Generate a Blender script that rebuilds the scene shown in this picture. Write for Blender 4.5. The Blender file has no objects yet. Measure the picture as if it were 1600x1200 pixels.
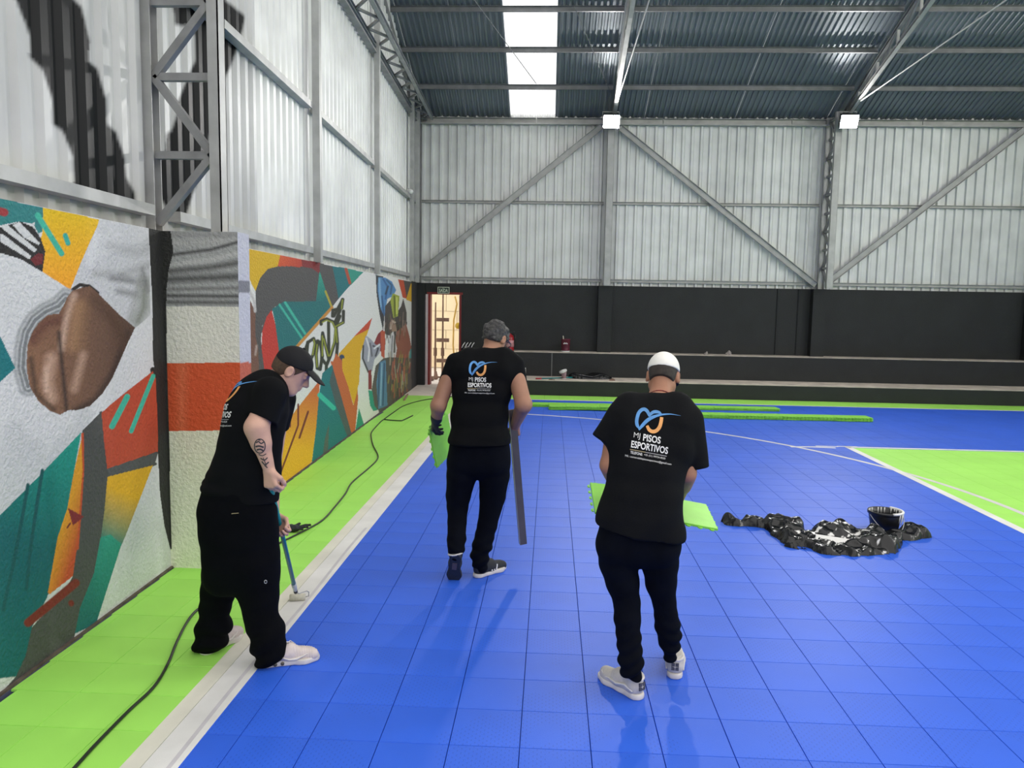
import bpy, bmesh, math, random
import numpy as np
from mathutils import Vector, Matrix
from mathutils.bvhtree import BVHTree
random.seed(4); rng = np.random.default_rng(7)
SC = bpy.context.scene
COL = SC.collection

# ------------------------------------------------------------------ camera
F_PX, PITCH, YAW, ROLL, CAM_H = 1213.566, 0.10280658, -0.04795092, 0.01724381, 1.89359
def cam_axes():
    cy, sy = math.cos(YAW), math.sin(YAW); cp, sp = math.cos(PITCH), math.sin(PITCH)
    f = np.array([sy*cp, cy*cp, -sp]); r = np.array([cy, -sy, 0.0]); u = np.cross(r, f)
    cr, sr = math.cos(ROLL), math.sin(ROLL)
    return f, cr*r + sr*u, -sr*r + cr*u
FW, RT, UP = cam_axes()
EYE = np.array([0.0, 0.0, CAM_H])
cd = bpy.data.cameras.new('camera'); cam = bpy.data.objects.new('camera', cd); COL.objects.link(cam)
cd.sensor_width = 36.0; cd.lens = F_PX/1600*36.0; cd.clip_end = 200
M4 = Matrix.Identity(4)
for i in range(3):
    M4[i][0] = RT[i]; M4[i][1] = UP[i]; M4[i][2] = -FW[i]; M4[i][3] = EYE[i]
cam.matrix_world = M4
SC.camera = cam

# ------------------------------------------------------------------ sky, exposure
SKY = 1.0
wd = bpy.data.worlds.new('sky'); SC.world = wd; wd.use_nodes = True
bg = wd.node_tree.nodes['Background']
bg.inputs[0].default_value = (1.0, 0.985, 0.96, 1); bg.inputs[1].default_value = SKY
SC.view_settings.view_transform = 'Standard'; SC.view_settings.look = 'None'
SC.view_settings.gamma = 1.0; SC.view_settings.use_curve_mapping = False
SC.view_settings.exposure = 0.74
FLOOD = 520.0     # emission strength of the floodlight faces
SC.cycles.max_bounces = 8; SC.cycles.diffuse_bounces = 5; SC.cycles.glossy_bounces = 4
SC.cycles.sample_clamp_indirect = 6.0
SC.cycles.caustics_reflective = False; SC.cycles.caustics_refractive = False

# ------------------------------------------------------------------ small helpers
def ray(x, y): return FW*F_PX + RT*(x-800.0) - UP*(y-600.0)
def P(x, y, Y):                     # the point at depth Y on the sight line of a photo position
    d = ray(x, y); return EYE + d*(Y/d[1])
def FL(x, y, z=0.0):                # the point at height z on the sight line of a photo position
    d = ray(x, y); return EYE + d*((z-CAM_H)/d[2])
def proj(V):
    d = V - EYE; z = d@FW
    return 800.0 + F_PX*(d@RT)/z, 600.0 - F_PX*(d@UP)/z
def pxm(Y): return F_PX/(Y*0.995)
TH = math.atan2(.41, 13.0)          # the gable wall stands 1.8 degrees off the tile grid
WN = np.array([math.cos(TH), math.sin(TH), 0.0]); WT = np.array([-math.sin(TH), math.cos(TH), 0.0])
W0 = np.array([-2.58, 3.4, 0.0])
def WL(s, z, o=0.0): return W0 + WT*(s-3.4) + WN*o + np.array([0, 0, z])
def wall_sz(x, y, o=0.0):
    d = ray(x, y); q = EYE + d*(((W0+WN*o-EYE)@WN)/(d@WN)); return (q-W0)@WT+3.4, q[2]
def lin(c):
    c = np.asarray(c, float)/255.0
    return np.where(c <= .04045, c/12.92, ((c+.055)/1.055)**2.4)
def srgb(r, g, b, k=1.0): return tuple(np.clip(lin((r, g, b))*k, 0, .95))

def tag(o, label=None, cat=None, group=None, kind=None):
    if label: o['label'] = label
    if cat: o['category'] = cat
    if group: o['group'] = group
    if kind: o['kind'] = kind
    return o
def empty(name, loc=(0, 0, 0), parent=None):
    o = bpy.data.objects.new(name, None); COL.objects.link(o); o.location = loc
    o.empty_display_size = .05
    if parent: o.parent = parent
    return o
def link(name, me, parent=None, loc=None):
    o = bpy.data.objects.new(name, me); COL.objects.link(o)
    if parent is not None: o.parent = parent
    if loc is not None: o.location = loc
    return o
def mesh(name, V, Fc, m, parent=None, smooth=False, loc=None):
    """V in world coordinates; with a parent (unrotated) or a loc they are made local."""
    V = np.asarray(V, float).reshape(-1, 3)
    off = np.zeros(3)
    if parent is not None: off = off + np.array(wloc(parent))
    if loc is not None: off = off + (np.array(loc) - (np.array(wloc(parent)) if parent is not None else 0))
    me = bpy.data.meshes.new(name)
    me.from_pydata((V-off).tolist(), [], [tuple(int(i) for i in f) for f in Fc])
    if m is not None: me.materials.append(m)
    if smooth: me.shade_smooth()
    me.update()
    o = link(name, me, parent)
    if loc is not None: o.location = np.array(loc) - (np.array(wloc(parent)) if parent is not None else 0)
    return o
def wloc(o):
    v = np.zeros(3)
    while o is not None: v = v + np.array(o.location); o = o.parent
    return v
class MB:
    """collects boxes, bars, tubes into one mesh (world coordinates)"""
    def __init__(s): s.V = []; s.F = []; s.n = 0
    def add(s, V, Fc):
        V = np.asarray(V, float).reshape(-1, 3)
        s.V.append(V); s.F += [tuple(i+s.n for i in f) for f in Fc]; s.n += len(V); return s
    def box(s, lo, hi):
        x0, y0, z0 = lo; x1, y1, z1 = hi
        V = [(x0,y0,z0),(x1,y0,z0),(x1,y1,z0),(x0,y1,z0),(x0,y0,z1),(x1,y0,z1),(x1,y1,z1),(x0,y1,z1)]
        return s.add(V, BOXF)
    def obox(s, c, ax, ay, az, hx, hy, hz):       # oriented box, half sizes
        c = np.array(c, float); ax, ay, az = [np.array(a, float)/np.linalg.norm(a) for a in (ax, ay, az)]
        V = [c+ax*hx*i+ay*hy*j+az*hz*k for k in (-1, 1) for i, j in ((-1,-1),(1,-1),(1,1),(-1,1))]
        return s.add(V, BOXF)
    def bar(s, p, q, w, h, up=(0, 0, 1)):
        p = np.array(p, float); q = np.array(q, float); d = q-p; L = np.linalg.norm(d); d /= L
        up = np.array(up, float); sd = np.cross(d, up)
        if np.linalg.norm(sd) < 1e-3: sd = np.cross(d, (1, 0, 0))
        sd /= np.linalg.norm(sd); u2 = np.cross(sd, d)
        return s.obox((p+q)/2, d, sd, u2, L/2, w/2, h/2)
    def channel(s, p, q, w, h, t=.006, up=(0, 0, 1)):   # open C profile: web and two flanges
        p = np.array(p, float); q = np.array(q, float); d = q-p; L = np.linalg.norm(d); d /= L
        up = np.array(up, float); sd = np.cross(d, up); sd /= np.linalg.norm(sd); u2 = np.cross(sd, d)
        c = (p+q)/2
        s.obox(c-sd*(w/2-t/2), d, sd, u2, L/2, t/2, h/2)
        s.obox(c+u2*(h/2-t/2), d, sd, u2, L/2, w/2, t/2)
        return s.obox(c-u2*(h/2-t/2), d, sd, u2, L/2, w/2, t/2)
    def tube(s, pts, r, n=8, cap=True):
        pts = [np.array(p, float) for p in pts]; rs = r if hasattr(r, '__len__') else [r]*len(pts)
        ring = []; up = None
        for i, p in enumerate(pts):
            d = pts[min(i+1, len(pts)-1)]-pts[max(i-1, 0)]; d /= (np.linalg.norm(d)+1e-12)
            if up is None: up = np.array([0, 0, 1.0]) if abs(d[2]) < .9 else np.array([1.0, 0, 0])
            a = np.cross(d, up); a /= np.linalg.norm(a); b = np.cross(a, d); up = b
            ring.append([p+rs[i]*(a*math.cos(2*math.pi*k/n)+b*math.sin(2*math.pi*k/n)) for k in range(n)])
        V = [v for r_ in ring for v in r_]; Fc = []
        for i in range(len(pts)-1):
            for k in range(n):
                k2 = (k+1) % n; Fc.append((i*n+k2, i*n+k, (i+1)*n+k, (i+1)*n+k2))
        if cap:
            Fc.append(tuple(range(n))); Fc.append(tuple((len(pts)-1)*n+k for k in reversed(range(n))))
        return s.add(V, Fc)
    def lathe(s, c, prof, n=24, axis=(0, 0, 1)):
        az = np.array(axis, float); az /= np.linalg.norm(az)
        ax = np.cross(az, (0, 1, 0) if abs(az[1]) < .9 else (1, 0, 0)); ax /= np.linalg.norm(ax); ay = np.cross(az, ax)
        c = np.array(c, float); V = []; Fc = []
        for r, z in prof:
            V += [c+az*z+r*(ax*math.cos(2*math.pi*k/n)+ay*math.sin(2*math.pi*k/n)) for k in range(n)]
        for i in range(len(prof)-1):
            for k in range(n):
                k2 = (k+1) % n; Fc.append((i*n+k, i*n+k2, (i+1)*n+k2, (i+1)*n+k))
        if prof[0][0] > 1e-5: Fc.append(tuple(reversed(range(n))))
        if prof[-1][0] > 1e-5: Fc.append(tuple((len(prof)-1)*n+k for k in range(n)))
        return s.add(V, Fc)
    def prism(s, poly, z0, z1):
        n = len(poly); V = [(x, y, z0) for x, y in poly]+[(x, y, z1) for x, y in poly]
        Fc = [tuple(range(n, 2*n)), tuple(reversed(range(n)))]+[(i, (i+1) % n, n+(i+1) % n, n+i) for i in range(n)]
        return s.add(V, Fc)
    def build(s, name, m, parent=None, smooth=False, loc=None):
        return mesh(name, np.concatenate(s.V), s.F, m, parent, smooth, loc)
BOXF = [(0,3,2,1),(4,5,6,7),(0,1,5,4),(1,2,6,5),(2,3,7,6),(3,0,4,7)]

# ------------------------------------------------------------------ materials
def mat(name, col, rough=.6, metal=0.0, var=.10, scale=6.0, bump=0.0, bscale=60.0, spec=.5, rnd=0.0, attr=None, attr2=None, coat=0.0):
    m = bpy.data.materials.new(name); m.use_nodes = True; nt = m.node_tree; N = nt.nodes; L = nt.links
    b = N['Principled BSDF']; b.inputs['Roughness'].default_value = rough; b.inputs['Metallic'].default_value = metal
    b.inputs['Specular IOR Level'].default_value = spec
    if coat: b.inputs['Coat Weight'].default_value = coat; b.inputs['Coat Roughness'].default_value = .25
    tc = N.new('ShaderNodeTexCoord'); nz = N.new('ShaderNodeTexNoise'); nz.inputs['Scale'].default_value = scale
    nz.inputs['Detail'].default_value = 5; L.new(tc.outputs['Object'], nz.inputs['Vector'])
    mr = N.new('ShaderNodeMapRange'); mr.inputs[1].default_value = .3; mr.inputs[2].default_value = .7
    mr.inputs[3].default_value = 1-var; mr.inputs[4].default_value = 1+var; L.new(nz.outputs['Fac'], mr.inputs[0])
    val = mr.outputs[0]
    if rnd:
        oi = N.new('ShaderNodeObjectInfo'); m2 = N.new('ShaderNodeMapRange'); m2.inputs[3].default_value = 1-rnd; m2.inputs[4].default_value = 1+rnd
        L.new(oi.outputs['Random'], m2.inputs[0]); mu = N.new('ShaderNodeMath'); mu.operation = 'MULTIPLY'
        L.new(val, mu.inputs[0]); L.new(m2.outputs[0], mu.inputs[1]); val = mu.outputs[0]
    vm = N.new('ShaderNodeVectorMath'); vm.operation = 'SCALE'; L.new(val, vm.inputs['Scale'])
    if attr:
        at = N.new('ShaderNodeAttribute'); at.attribute_name = attr; L.new(at.outputs['Color'], vm.inputs[0])
    else: vm.inputs[0].default_value = col[:3]
    out = vm.outputs[0]
    if attr2:                                   # second paint colour where the attribute says so
        at = N.new('ShaderNodeAttribute'); at.attribute_name = attr2[0]; mx = N.new('ShaderNodeMix'); mx.data_type = 'RGBA'
        L.new(at.outputs['Fac'], mx.inputs[0]); L.new(out, mx.inputs[6]); mx.inputs[7].default_value = (*attr2[1], 1); out = mx.outputs[2]
        if metal:
            mm = N.new('ShaderNodeMath'); mm.operation = 'MULTIPLY_ADD'; L.new(at.outputs['Fac'], mm.inputs[0]); mm.inputs[1].default_value = -metal; mm.inputs[2].default_value = metal
            L.new(mm.outputs[0], b.inputs['Metallic'])
    L.new(out, b.inputs['Base Color'])
    if bump:
        n2 = N.new('ShaderNodeTexNoise'); n2.inputs['Scale'].default_value = bscale; n2.inputs['Detail'].default_value = 4
        L.new(tc.outputs['Object'], n2.inputs['Vector']); bp = N.new('ShaderNodeBump'); bp.inputs['Strength'].default_value = bump
        bp.inputs['Distance'].default_value = .01; L.new(n2.outputs['Fac'], bp.inputs['Height']); L.new(bp.outputs[0], b.inputs['Normal'])
    return m
def emit(name, col, s):
    m = bpy.data.materials.new(name); m.use_nodes = True; nt = m.node_tree; b = nt.nodes['Principled BSDF']
    b.inputs['Base Color'].default_value = (*col, 1); b.inputs['Emission Color'].default_value = (*col, 1); b.inputs['Emission Strength'].default_value = s
    return m
T = 0.305; GX, GY = -0.0920495, 3.153036
def tile_mat(name, col, rough):
    """moulded court tile: colour, faint wear, and rows of small drain slits laid out per tile"""
    m = mat(name, col, rough, 0, .08, 1.3, .12, 220, spec=.32); nt = m.node_tree; N = nt.nodes; L = nt.links; b = N['Principled BSDF']
    ge = N.new('ShaderNodeNewGeometry'); sp = N.new('ShaderNodeSeparateXYZ'); L.new(ge.outputs['Position'], sp.inputs[0])
    def mth(op, a, bb=None, c=None):
        n = N.new('ShaderNodeMath'); n.operation = op
        for i, v in enumerate((a, bb, c)):
            if v is None: continue
            if isinstance(v, (int, float)): n.inputs[i].default_value = v
            else: L.new(v, n.inputs[i])
        return n.outputs[0]
    u = mth('MULTIPLY_ADD', sp.outputs[0], 18/T, -GX*18/T); v = mth('MULTIPLY_ADD', sp.outputs[1], 18/T, -GY*18/T)
    fu, fv = mth('FRACT', u), mth('FRACT', v)
    iu, iv = mth('FLOOR', u), mth('FLOOR', v)
    ck = mth('MODULO', mth('ABSOLUTE', mth('ADD', iu, iv)), 2.0)
    a = mth('ABSOLUTE', mth('SUBTRACT', fu, .5)); c = mth('ABSOLUTE', mth('SUBTRACT', fv, .5))
    s1 = mth('MULTIPLY', mth('LESS_THAN', a, .13), mth('LESS_THAN', c, .36)); s1 = mth('MULTIPLY', s1, ck)
    nz = N.new('ShaderNodeTexNoise'); nz.inputs['Scale'].default_value = 2.2; L.new(ge.outputs['Position'], nz.inputs['Vector'])
    s1 = mth('MULTIPLY', s1, mth('MULTIPLY', mth('GREATER_THAN', nz.outputs['Fac'], .5), .3))
    mx = N.new('ShaderNodeMix'); mx.data_type = 'RGBA'; src = b.inputs['Base Color'].links[0].from_socket
    L.new(s1, mx.inputs[0]); L.new(src, mx.inputs[6]); mx.inputs[7].default_value = (col[0]*.35, col[1]*.35, col[2]*.45, 1)
    L.new(mx.outputs[2], b.inputs['Base Color'])
    return m
BLUE = tile_mat('blue_tile', (.027, .116, .67), .46)
GREEN = mat('green_tile', (.36, .77, .12), .55, 0, .06, 1.3, .12, 220, spec=.3)
GREENP = mat('green_plastic', (.26, .68, .07), .42, 0, .08, 8, .1, 150)
WHITEP = mat('white_line_paint', (.74, .73, .71), .5, 0, .10, 3, .15, 160)
GREYP = mat('grey_line_paint', (.62, .61, .60), .5, 0, .08, 5)
SLAB = mat('dark_slab', (.012, .02, .06), .8)
STUCCO = mat('painted_stucco', (.7, .7, .7), .75, 0, .06, 40, 1.0, 48, attr='paint')
ZINC = mat('galvanised_sheet', (.76, .765, .75), .45, .15, .10, 2.0, .05, 30, rnd=.06)
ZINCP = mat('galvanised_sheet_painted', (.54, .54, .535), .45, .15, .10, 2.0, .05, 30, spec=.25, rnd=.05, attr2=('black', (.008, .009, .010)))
ROOFM = mat('roof_sheet', (.22, .25, .28), .40, .35, .08, 1.5, .04, 30, rnd=.06)
STEEL = mat('steel_profile', (.44, .44, .43), .5, .3, .15, 5.0, .05, 60)
PURL = mat('purlin_steel', (.22, .225, .235), .5, .3, .15, 6.0, .05, 60)
STEELD = mat('dull_steel_profile', (.30, .30, .30), .5, .3, .2, 6.0, .05, 60)
BLACKW = mat('black_wall_paint', (.0105, .012, .0128), .62, 0, .25, 2.5, .4, 70)
CONC = mat('bare_concrete_edge', (.58, .51, .44), .8, 0, .25, 4, .3, 40)
PALE = mat('pale_concrete', (.75, .68, .60), .8, 0, .12, 3, .2, 40)
# ------------------------------------------------------------------ floor of clipped tiles
def floor_build():
    fl = MB().box((-4.0, -7.2, -.20), (14.2, 18.2, -.013)).build('floor', SLAB)
    tag(fl, 'blue sports court of square clipped tiles with green borders', 'floor', kind='structure')
    h, b, dz, dp = T/2-.0013, .0012, -.003, -.0125
    def tv(x0, x1, y0, y1):
        V = []
        for ins, z in ((0, dp), (0, dz), (b, 0)):
            V += [(x0+ins, y0+ins, z), (x1-ins, y0+ins, z), (x1-ins, y1-ins, z), (x0+ins, y1-ins, z)]
        Fc = [(8, 9, 10, 11)]
        for r in (0, 4):
            for k in range(4): Fc.append((r+k, r+(k+1) % 4, r+4+(k+1) % 4, r+4+k))
        return V, Fc
    V0, F0 = tv(-h, h, -h, h)
    std = {}
    for nm, m in (('b', BLUE), ('g', GREEN)):
        me = bpy.data.meshes.new('floor_tile'); me.from_pydata(V0, [], F0); me.materials.append(m); me.update(); std[nm] = me
    cells = []
    for i in range(-10, 46):
        for j in range(-7, 44):
            x0, y0 = GX+T*i, GY+T*j; x1, y1 = x0+T, y0+T
            cx, cy = x0+T/2, y0+T/2
            if y0 > 16.2: continue
            if cx < -1.95 and y0 > 15.6: continue
            wx = W0[0] - math.tan(TH)*(cy-3.4) + .022
            wx2 = wx
            if x1 < wx2+.03: continue
            g = i <= -6 or j >= 40 or (i >= 14 and j < 25)
            cut = x0 < wx2 or y1 > 16.2
            px, py = proj(np.array([cx, cy, 0.0])); px2, py2 = proj(np.array([[x0, y0, 0], [x1, y0, 0], [x1, y1, 0], [x0, y1, 0]], float)) if cy > 1.0 else (np.zeros(4), np.zeros(4))
            area = .5*abs(np.dot(px2, np.roll(py2, 1))-np.dot(py2, np.roll(px2, 1))) if cy > 1.0 else 0
            inside = cy > 1.2 and -60 < px < 1660 and py < 1260
            cells.append((area if inside else 0, g, cut, max(x0, wx2), x1, y0, min(y1, 16.195), cx, cy))
    cells.sort(key=lambda c: -c[0])
    rest = {False: MB(), True: MB()}
    n = 0
    for a, g, cut, x0, x1, y0, y1, cx, cy in cells:
        if n < 300 and a > 0:
            n += 1
            if cut: MB().add(*tv(x0+.001, x1-.001, y0+.001, y1-.001)).build('floor_tile', GREEN if g else BLUE, fl)
            else: link('floor_tile', std['g' if g else 'b'], fl, (cx, cy, 0))
        else: rest[g].add(*tv(x0+.001, x1-.001, y0+.001, y1-.001))
    for g in (False, True):
        o = rest[g].build('tile_field', GREEN if g else BLUE, fl); o['kind'] = 'stuff'
    # painted lines
    def strip(name, pts, w0, w1, m, z=.0014):
        pts = np.array(pts, float); d = np.gradient(pts, axis=0); d /= np.linalg.norm(d, axis=1)[:, None]
        nn = np.stack([-d[:, 1], d[:, 0]], 1); V = []; Fc = []
        for p, q in zip(pts, nn):
            a, c = p+q*w0, p+q*w1
            V += [(a[0], a[1], z), (c[0], c[1], z), (a[0], a[1], -.001), (c[0], c[1], -.001)]
        for k in range(len(pts)-1):
            a = 4*k; Fc += [(a, a+4, a+5, a+1), (a+2, a+6, a+4, a), (a+1, a+5, a+7, a+3)]
        return mesh(name, V, Fc, m, fl)
    ys = np.linspace(1.0, 15.9, 60)
    CREAM = mat('cream_line_paint', (.72, .70, .60), .5, 0, .10, 3, .1, 160)
    strip('painted_line', [(-1.66, y) for y in ys], .0405, -.0418, CREAM)
    strip('painted_line', [(-1.5415, y) for y in ys], .0743, -.0735, WHITEP)
    strip('paint_streak', [(-1.508+.006*math.sin(3*y), y) for y in ys if y < 6.5], .010, -.010, mat('wet_paint_streak', (.55, .53, .56), .35), .002)
    strip('painted_line', [(x, 15.385) for x in np.linspace(-1.45, 13.8, 12)], .03, -.03, WHITEP)
    ang = np.radians(np.linspace(88, -30, 90))
    strip('painted_line', [(-1.74+6.25*math.cos(a), 7.20+6.25*math.sin(a)) for a in ang], .035, -.03, GREYP, .0012)
    strip('painted_line', [(4.165, y) for y in np.linspace(1.0, 10.84, 20)], .055, -.035, WHITEP, .0018)
    strip('painted_line', [(x, 10.83) for x in np.linspace(4.12, 13.8, 10)], .035, -.03, WHITEP, .0018)
    strip('masking_tape', [(x, 10.75+.02*math.sin(9*x)) for x in np.linspace(3.34, 3.95, 8)], .03, -.03, WHITEP, .0022)
    strip('masking_tape', [(x, 10.86-.03*(x-3.4)) for x in np.linspace(3.72, 4.02, 4)], .02, -.02, WHITEP, .0024)
    strip('masking_tape', [(x, 10.87) for x in np.linspace(4.02, 4.3, 4)], .02, -.02, WHITEP, .0024)
floor_build()

# ------------------------------------------------------------------ corrugated cladding
def profile(u0, u1, per, dep, k=(0, .42, .54, .88, 1.0)):
    w = [0, 0, 1, 1, 0]
    us, ws = [], []
    n = int(round((u1-u0)/per))
    for i in range(n):
        for a, b in zip(k[:-1], w[:-1]): us.append(u0+per*(i+a)); ws.append(b*dep)
    us.append(u1); ws.append(0.0)
    return np.array(us), np.array(ws)
def sheet(name, fn, u0, u1, vs, m, parent, per=.2, dep=.036, paint=None, vtop=None, k=(0, .42, .54, .88, 1.0)):
    us, ws = profile(u0, u1, per, dep, k)
    if paint is not None:
        t = np.linspace(0, len(us)-1, (len(us)-1)*3+1); us, ws = np.interp(t, np.arange(len(us)), us), np.interp(t, np.arange(len(ws)), ws)
    nu, nv = len(us), len(vs)
    V = np.empty((nv, nu, 3))
    for a in range(nv):
        for c in range(nu):
            v = vs[a] if vtop is None else vs[0]+(vs[a]-vs[0])*(vtop(us[c])-vs[0])/(vs[-1]-vs[0])
            V[a, c] = fn(us[c], v, ws[c])
    Fc = [(a*nu+c, a*nu+c+1, (a+1)*nu+c+1, (a+1)*nu+c) for a in range(nv-1) for c in range(nu-1)]
    o = mesh(name, V.reshape(-1, 3), Fc, m, parent)
    if paint is not None:
        col = paint(V.reshape(-1, 3)); at = o.data.color_attributes.new('black', 'FLOAT_COLOR', 'POINT')
        c4 = np.ones((len(col), 4), np.float32); c4[:, :3] = col[:, None]; at.data.foreach_set('color', c4.ravel())
    return o
def zroof(Y): d = 17.85-Y; return 6.05+.42*d-.012*d*d
def inpoly(px, py, poly):
    poly = np.asarray(poly, float); r = np.zeros(px.shape, bool); x0, y0 = poly[-1]
    for x1, y1 in poly:
        if y1 != y0:
            c = ((y1 > py) != (y0 > py)) & (px < (x0-x1)*(py-y1)/(y0-y1)+x1); r ^= c
        x0, y0 = x1, y1
    return r
BANDA = [(25,0),(47,57),(47,90),(67,110),(82,157),(83,195),(98,205),(115,248),(115,292),(135,305),(212,330),(210,300),(197,276),(195,246),(181,206),(167,193),(166,155),(152,107),(140,97),(140,62),(128,12),(112,-5),(60,-160),(-60,-160)]
BANDB = [(352,-20),(352,0),(383,25),(380,42),(373,68),(360,105),(350,124),(339,162),(330,200),(318,262),(304,296),(296,320),(291,336),(262,330),(246,300),(247,258),(258,235),(260,208),(268,204),(276,180),(277,160),(297,112),(305,95),(304,55),(298,40),(281,40),(273,38),(270,0),(276,-60),(340,-60)]
def black_paint(V):
    x, y = proj(V); o = np.zeros(len(V), np.float32)
    for a in (-1.5, 0, 1.5):
        for b in (-3, -1, 1, 3): o += (inpoly(x+a, y+b, BANDA) | inpoly(x+a, y+b, BANDB))
    return o/12
up = empty('wall_back_upper', (0, 17.86, 2.3))
tag(up, 'far wall of upright grey corrugated metal sheets above the black wall', 'wall', kind='structure')
for k in range(17):
    u0 = -3.5+k; sheet('metal_sheet', lambda u, v, w, k=k: (u, 17.86-w+.003*(k % 2), v), u0, u0+1.0, [2.30, 6.12], ZINC, up, .2, .045, k=(0, .56, .65, .88, 1.0))
for z, w in ((2.45, .07), (4.17, .06)):
    for a, b in ((-3.1, 1.13), (1.33, 5.88), (6.12, 10.6), (10.85, 13.5)):
        MB().channel((a, 17.79, z), (b, 17.79, z), .05, w).build('girt', STEEL, up)
for k in range(6):
    MB().channel((-3.2+k*2.8, 17.76, 5.94), (-.42+k*2.8, 17.76, 5.94), .10, .13).build('eave_channel', STEEL, up)
MB().box((-3.2, 17.68, 5.86), (13.6, 17.80, 5.885)).build('eave_flange', STEEL, up)
lw = empty('wall_left_upper', tuple(WL(3.4, 2.3, -.1)))
tag(lw, 'corrugated metal gable wall above the mural, black zigzag bands painted on it', 'wall', kind='structure')
for k in range(17):
    s0 = 1.4+k; near = s0 < 7.3
    fn = lambda u, v, w, k=k: WL(u, v, -.13+w+.003*(k % 2))
    vs = np.arange(2.28, 5.9, .025).tolist()+[6.0, 12.0] if near else [2.28, 12.0]
    if near: 
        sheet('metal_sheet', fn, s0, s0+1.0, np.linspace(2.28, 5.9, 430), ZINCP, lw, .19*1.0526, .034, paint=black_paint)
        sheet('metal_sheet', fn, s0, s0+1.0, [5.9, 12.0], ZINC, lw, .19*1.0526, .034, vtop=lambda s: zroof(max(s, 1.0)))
    else: sheet('metal_sheet', fn, s0, s0+1.0, [2.28, 12.0], ZINC, lw, .2, .034, vtop=lambda s: zroof(s))
COLS = (9.1, 12.75, 16.6)
ends = (1.4, 5.0)
for z in (2.47, 4.10):
    for a, b in ((1.4, 5.12), (5.5, 8.98), (9.22, 12.62), (12.88, 16.5), (16.7, 17.7)):
        MB().bar(WL(a, z, -.045), WL(b, z, -.045), .09, .07).build('girt', STEEL, lw)
for z in (7.6,):
    MB().channel(WL(1.4, z, -.045), WL(13, z, -.045), .10, .06).build('girt', STEEL, lw)
for s in COLS:
    c = MB().box((0, 0, 0), (0, 0, 0)); c = MB()
    c.bar(WL(s, 2.34, .02), WL(s, zroof(s)-.1, .02), .10, .085, WN); o = c.build('steel_column', STEEL)
    tag(o, {9.1: 'plain steel column on the mural wall, first one behind the lattice column', 12.75: 'plain steel column on the mural wall, above the blue feathers',
            16.6: 'plain steel column standing beside the corner at the mural end'}[s], 'column', kind='structure')
# horizontal lattice girder along the gable wall
gt = empty('wall_girder', tuple(WL(5, 5.95, .05)))
tag(gt, 'flat lattice girder running along the gable wall near the roof', 'girder', kind='structure')
MB().channel(WL(1.4, 5.95, -.02), WL(17.7, 5.95, -.02), .08, .07).build('rail', STEEL, gt)
MB().channel(WL(1.4, 5.98, .30), WL(17.7, 5.98, .30), .07, .08).build('rail', STEEL, gt)
MB().bar(WL(1.4, 5.84, -.03), WL(17.7, 5.84, -.03), .10, .03).build('rail', STEELD, gt)
for k in range(40):
    a = 2.0+k*.4; o0, o1 = (.03, .27) if k % 2 else (.27, .03)
    MB().bar(WL(a, 5.96, o0), WL(a+.38, 5.96, o1), .035, .035).build('lattice_bar', STEELD, gt)
MB().bar((-3.12, 17.7, zroof(17.7)-.1), (-2.95, 8.5, zroof(8.5)-.1), .10, .12).build('rail', STEELD, gt)

# ------------------------------------------------------------------ roof
rf = empty('ceiling', (0, 17.85, 6.05))
tag(rf, 'sloping corrugated metal roof over the far side of the court', 'ceiling', kind='structure')
ds = np.linspace(-.15, 9.0, 13)
SKYL = bpy.data.materials.new('translucent_sheet'); SKYL.use_nodes = True
nt = SKYL.node_tree; nt.nodes.clear(); out = nt.nodes.new('ShaderNodeOutputMaterial')
tl = nt.nodes.new('ShaderNodeBsdfTranslucent'); tl.inputs[0].default_value = (.95, .96, .97, 1)
tp = nt.nodes.new('ShaderNodeBsdfTransparent'); mx = nt.nodes.new('ShaderNodeMixShader'); mx.inputs[0].default_value = .45
tp.inputs[0].default_value = (.97, .98, 1, 1)
nz = nt.nodes.new('ShaderNodeTexNoise'); nz.inputs['Scale'].default_value = 3; mr = nt.nodes.new('ShaderNodeMapRange'); mr.inputs[3].default_value = .85; mr.inputs[4].default_value = 1.0
nt.links.new(nz.outputs[0], mr.inputs[0]); vs_ = nt.nodes.new('ShaderNodeVectorMath'); vs_.operation = 'SCALE'; vs_.inputs[0].default_value = (.95, .96, .97)
nt.links.new(mr.outputs[0], vs_.inputs['Scale']); nt.links.new(vs_.outputs[0], tl.inputs[0])
nt.links.new(tl.outputs[0], mx.inputs[1]); nt.links.new(tp.outputs[0], mx.inputs[2]); nt.links.new(mx.outputs[0], out.inputs[0])
for k in range(17):
    u0 = -3.6+.62+(k-1)*.99 if k else -3.6
    u0 = -.985-3*.99+.99*k; u1 = u0+.99
    sk = k in (3, 15)
    sheet('skylight_sheet' if sk else 'roof_sheet', lambda u, v, w, k=k: (u, 17.85-v, zroof(17.85-v)-w+.004*(k % 2)), u0, u1, ds, SKYL if sk else ROOFM, rf, .99/9, .026)
for d in (1.08, 2.16, 3.22, 4.3, 5.4, 6.5, 7.6, 8.7):
    Y = 17.85-d; z = zroof(Y)-.085
    for a, b in ((-3.1, 1.2), (1.32, 6.12), (6.24, 13.3)):
        MB().channel((a, Y, z), (b, Y, z), .05, .10).build('purlin', PURL, rf)
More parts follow.
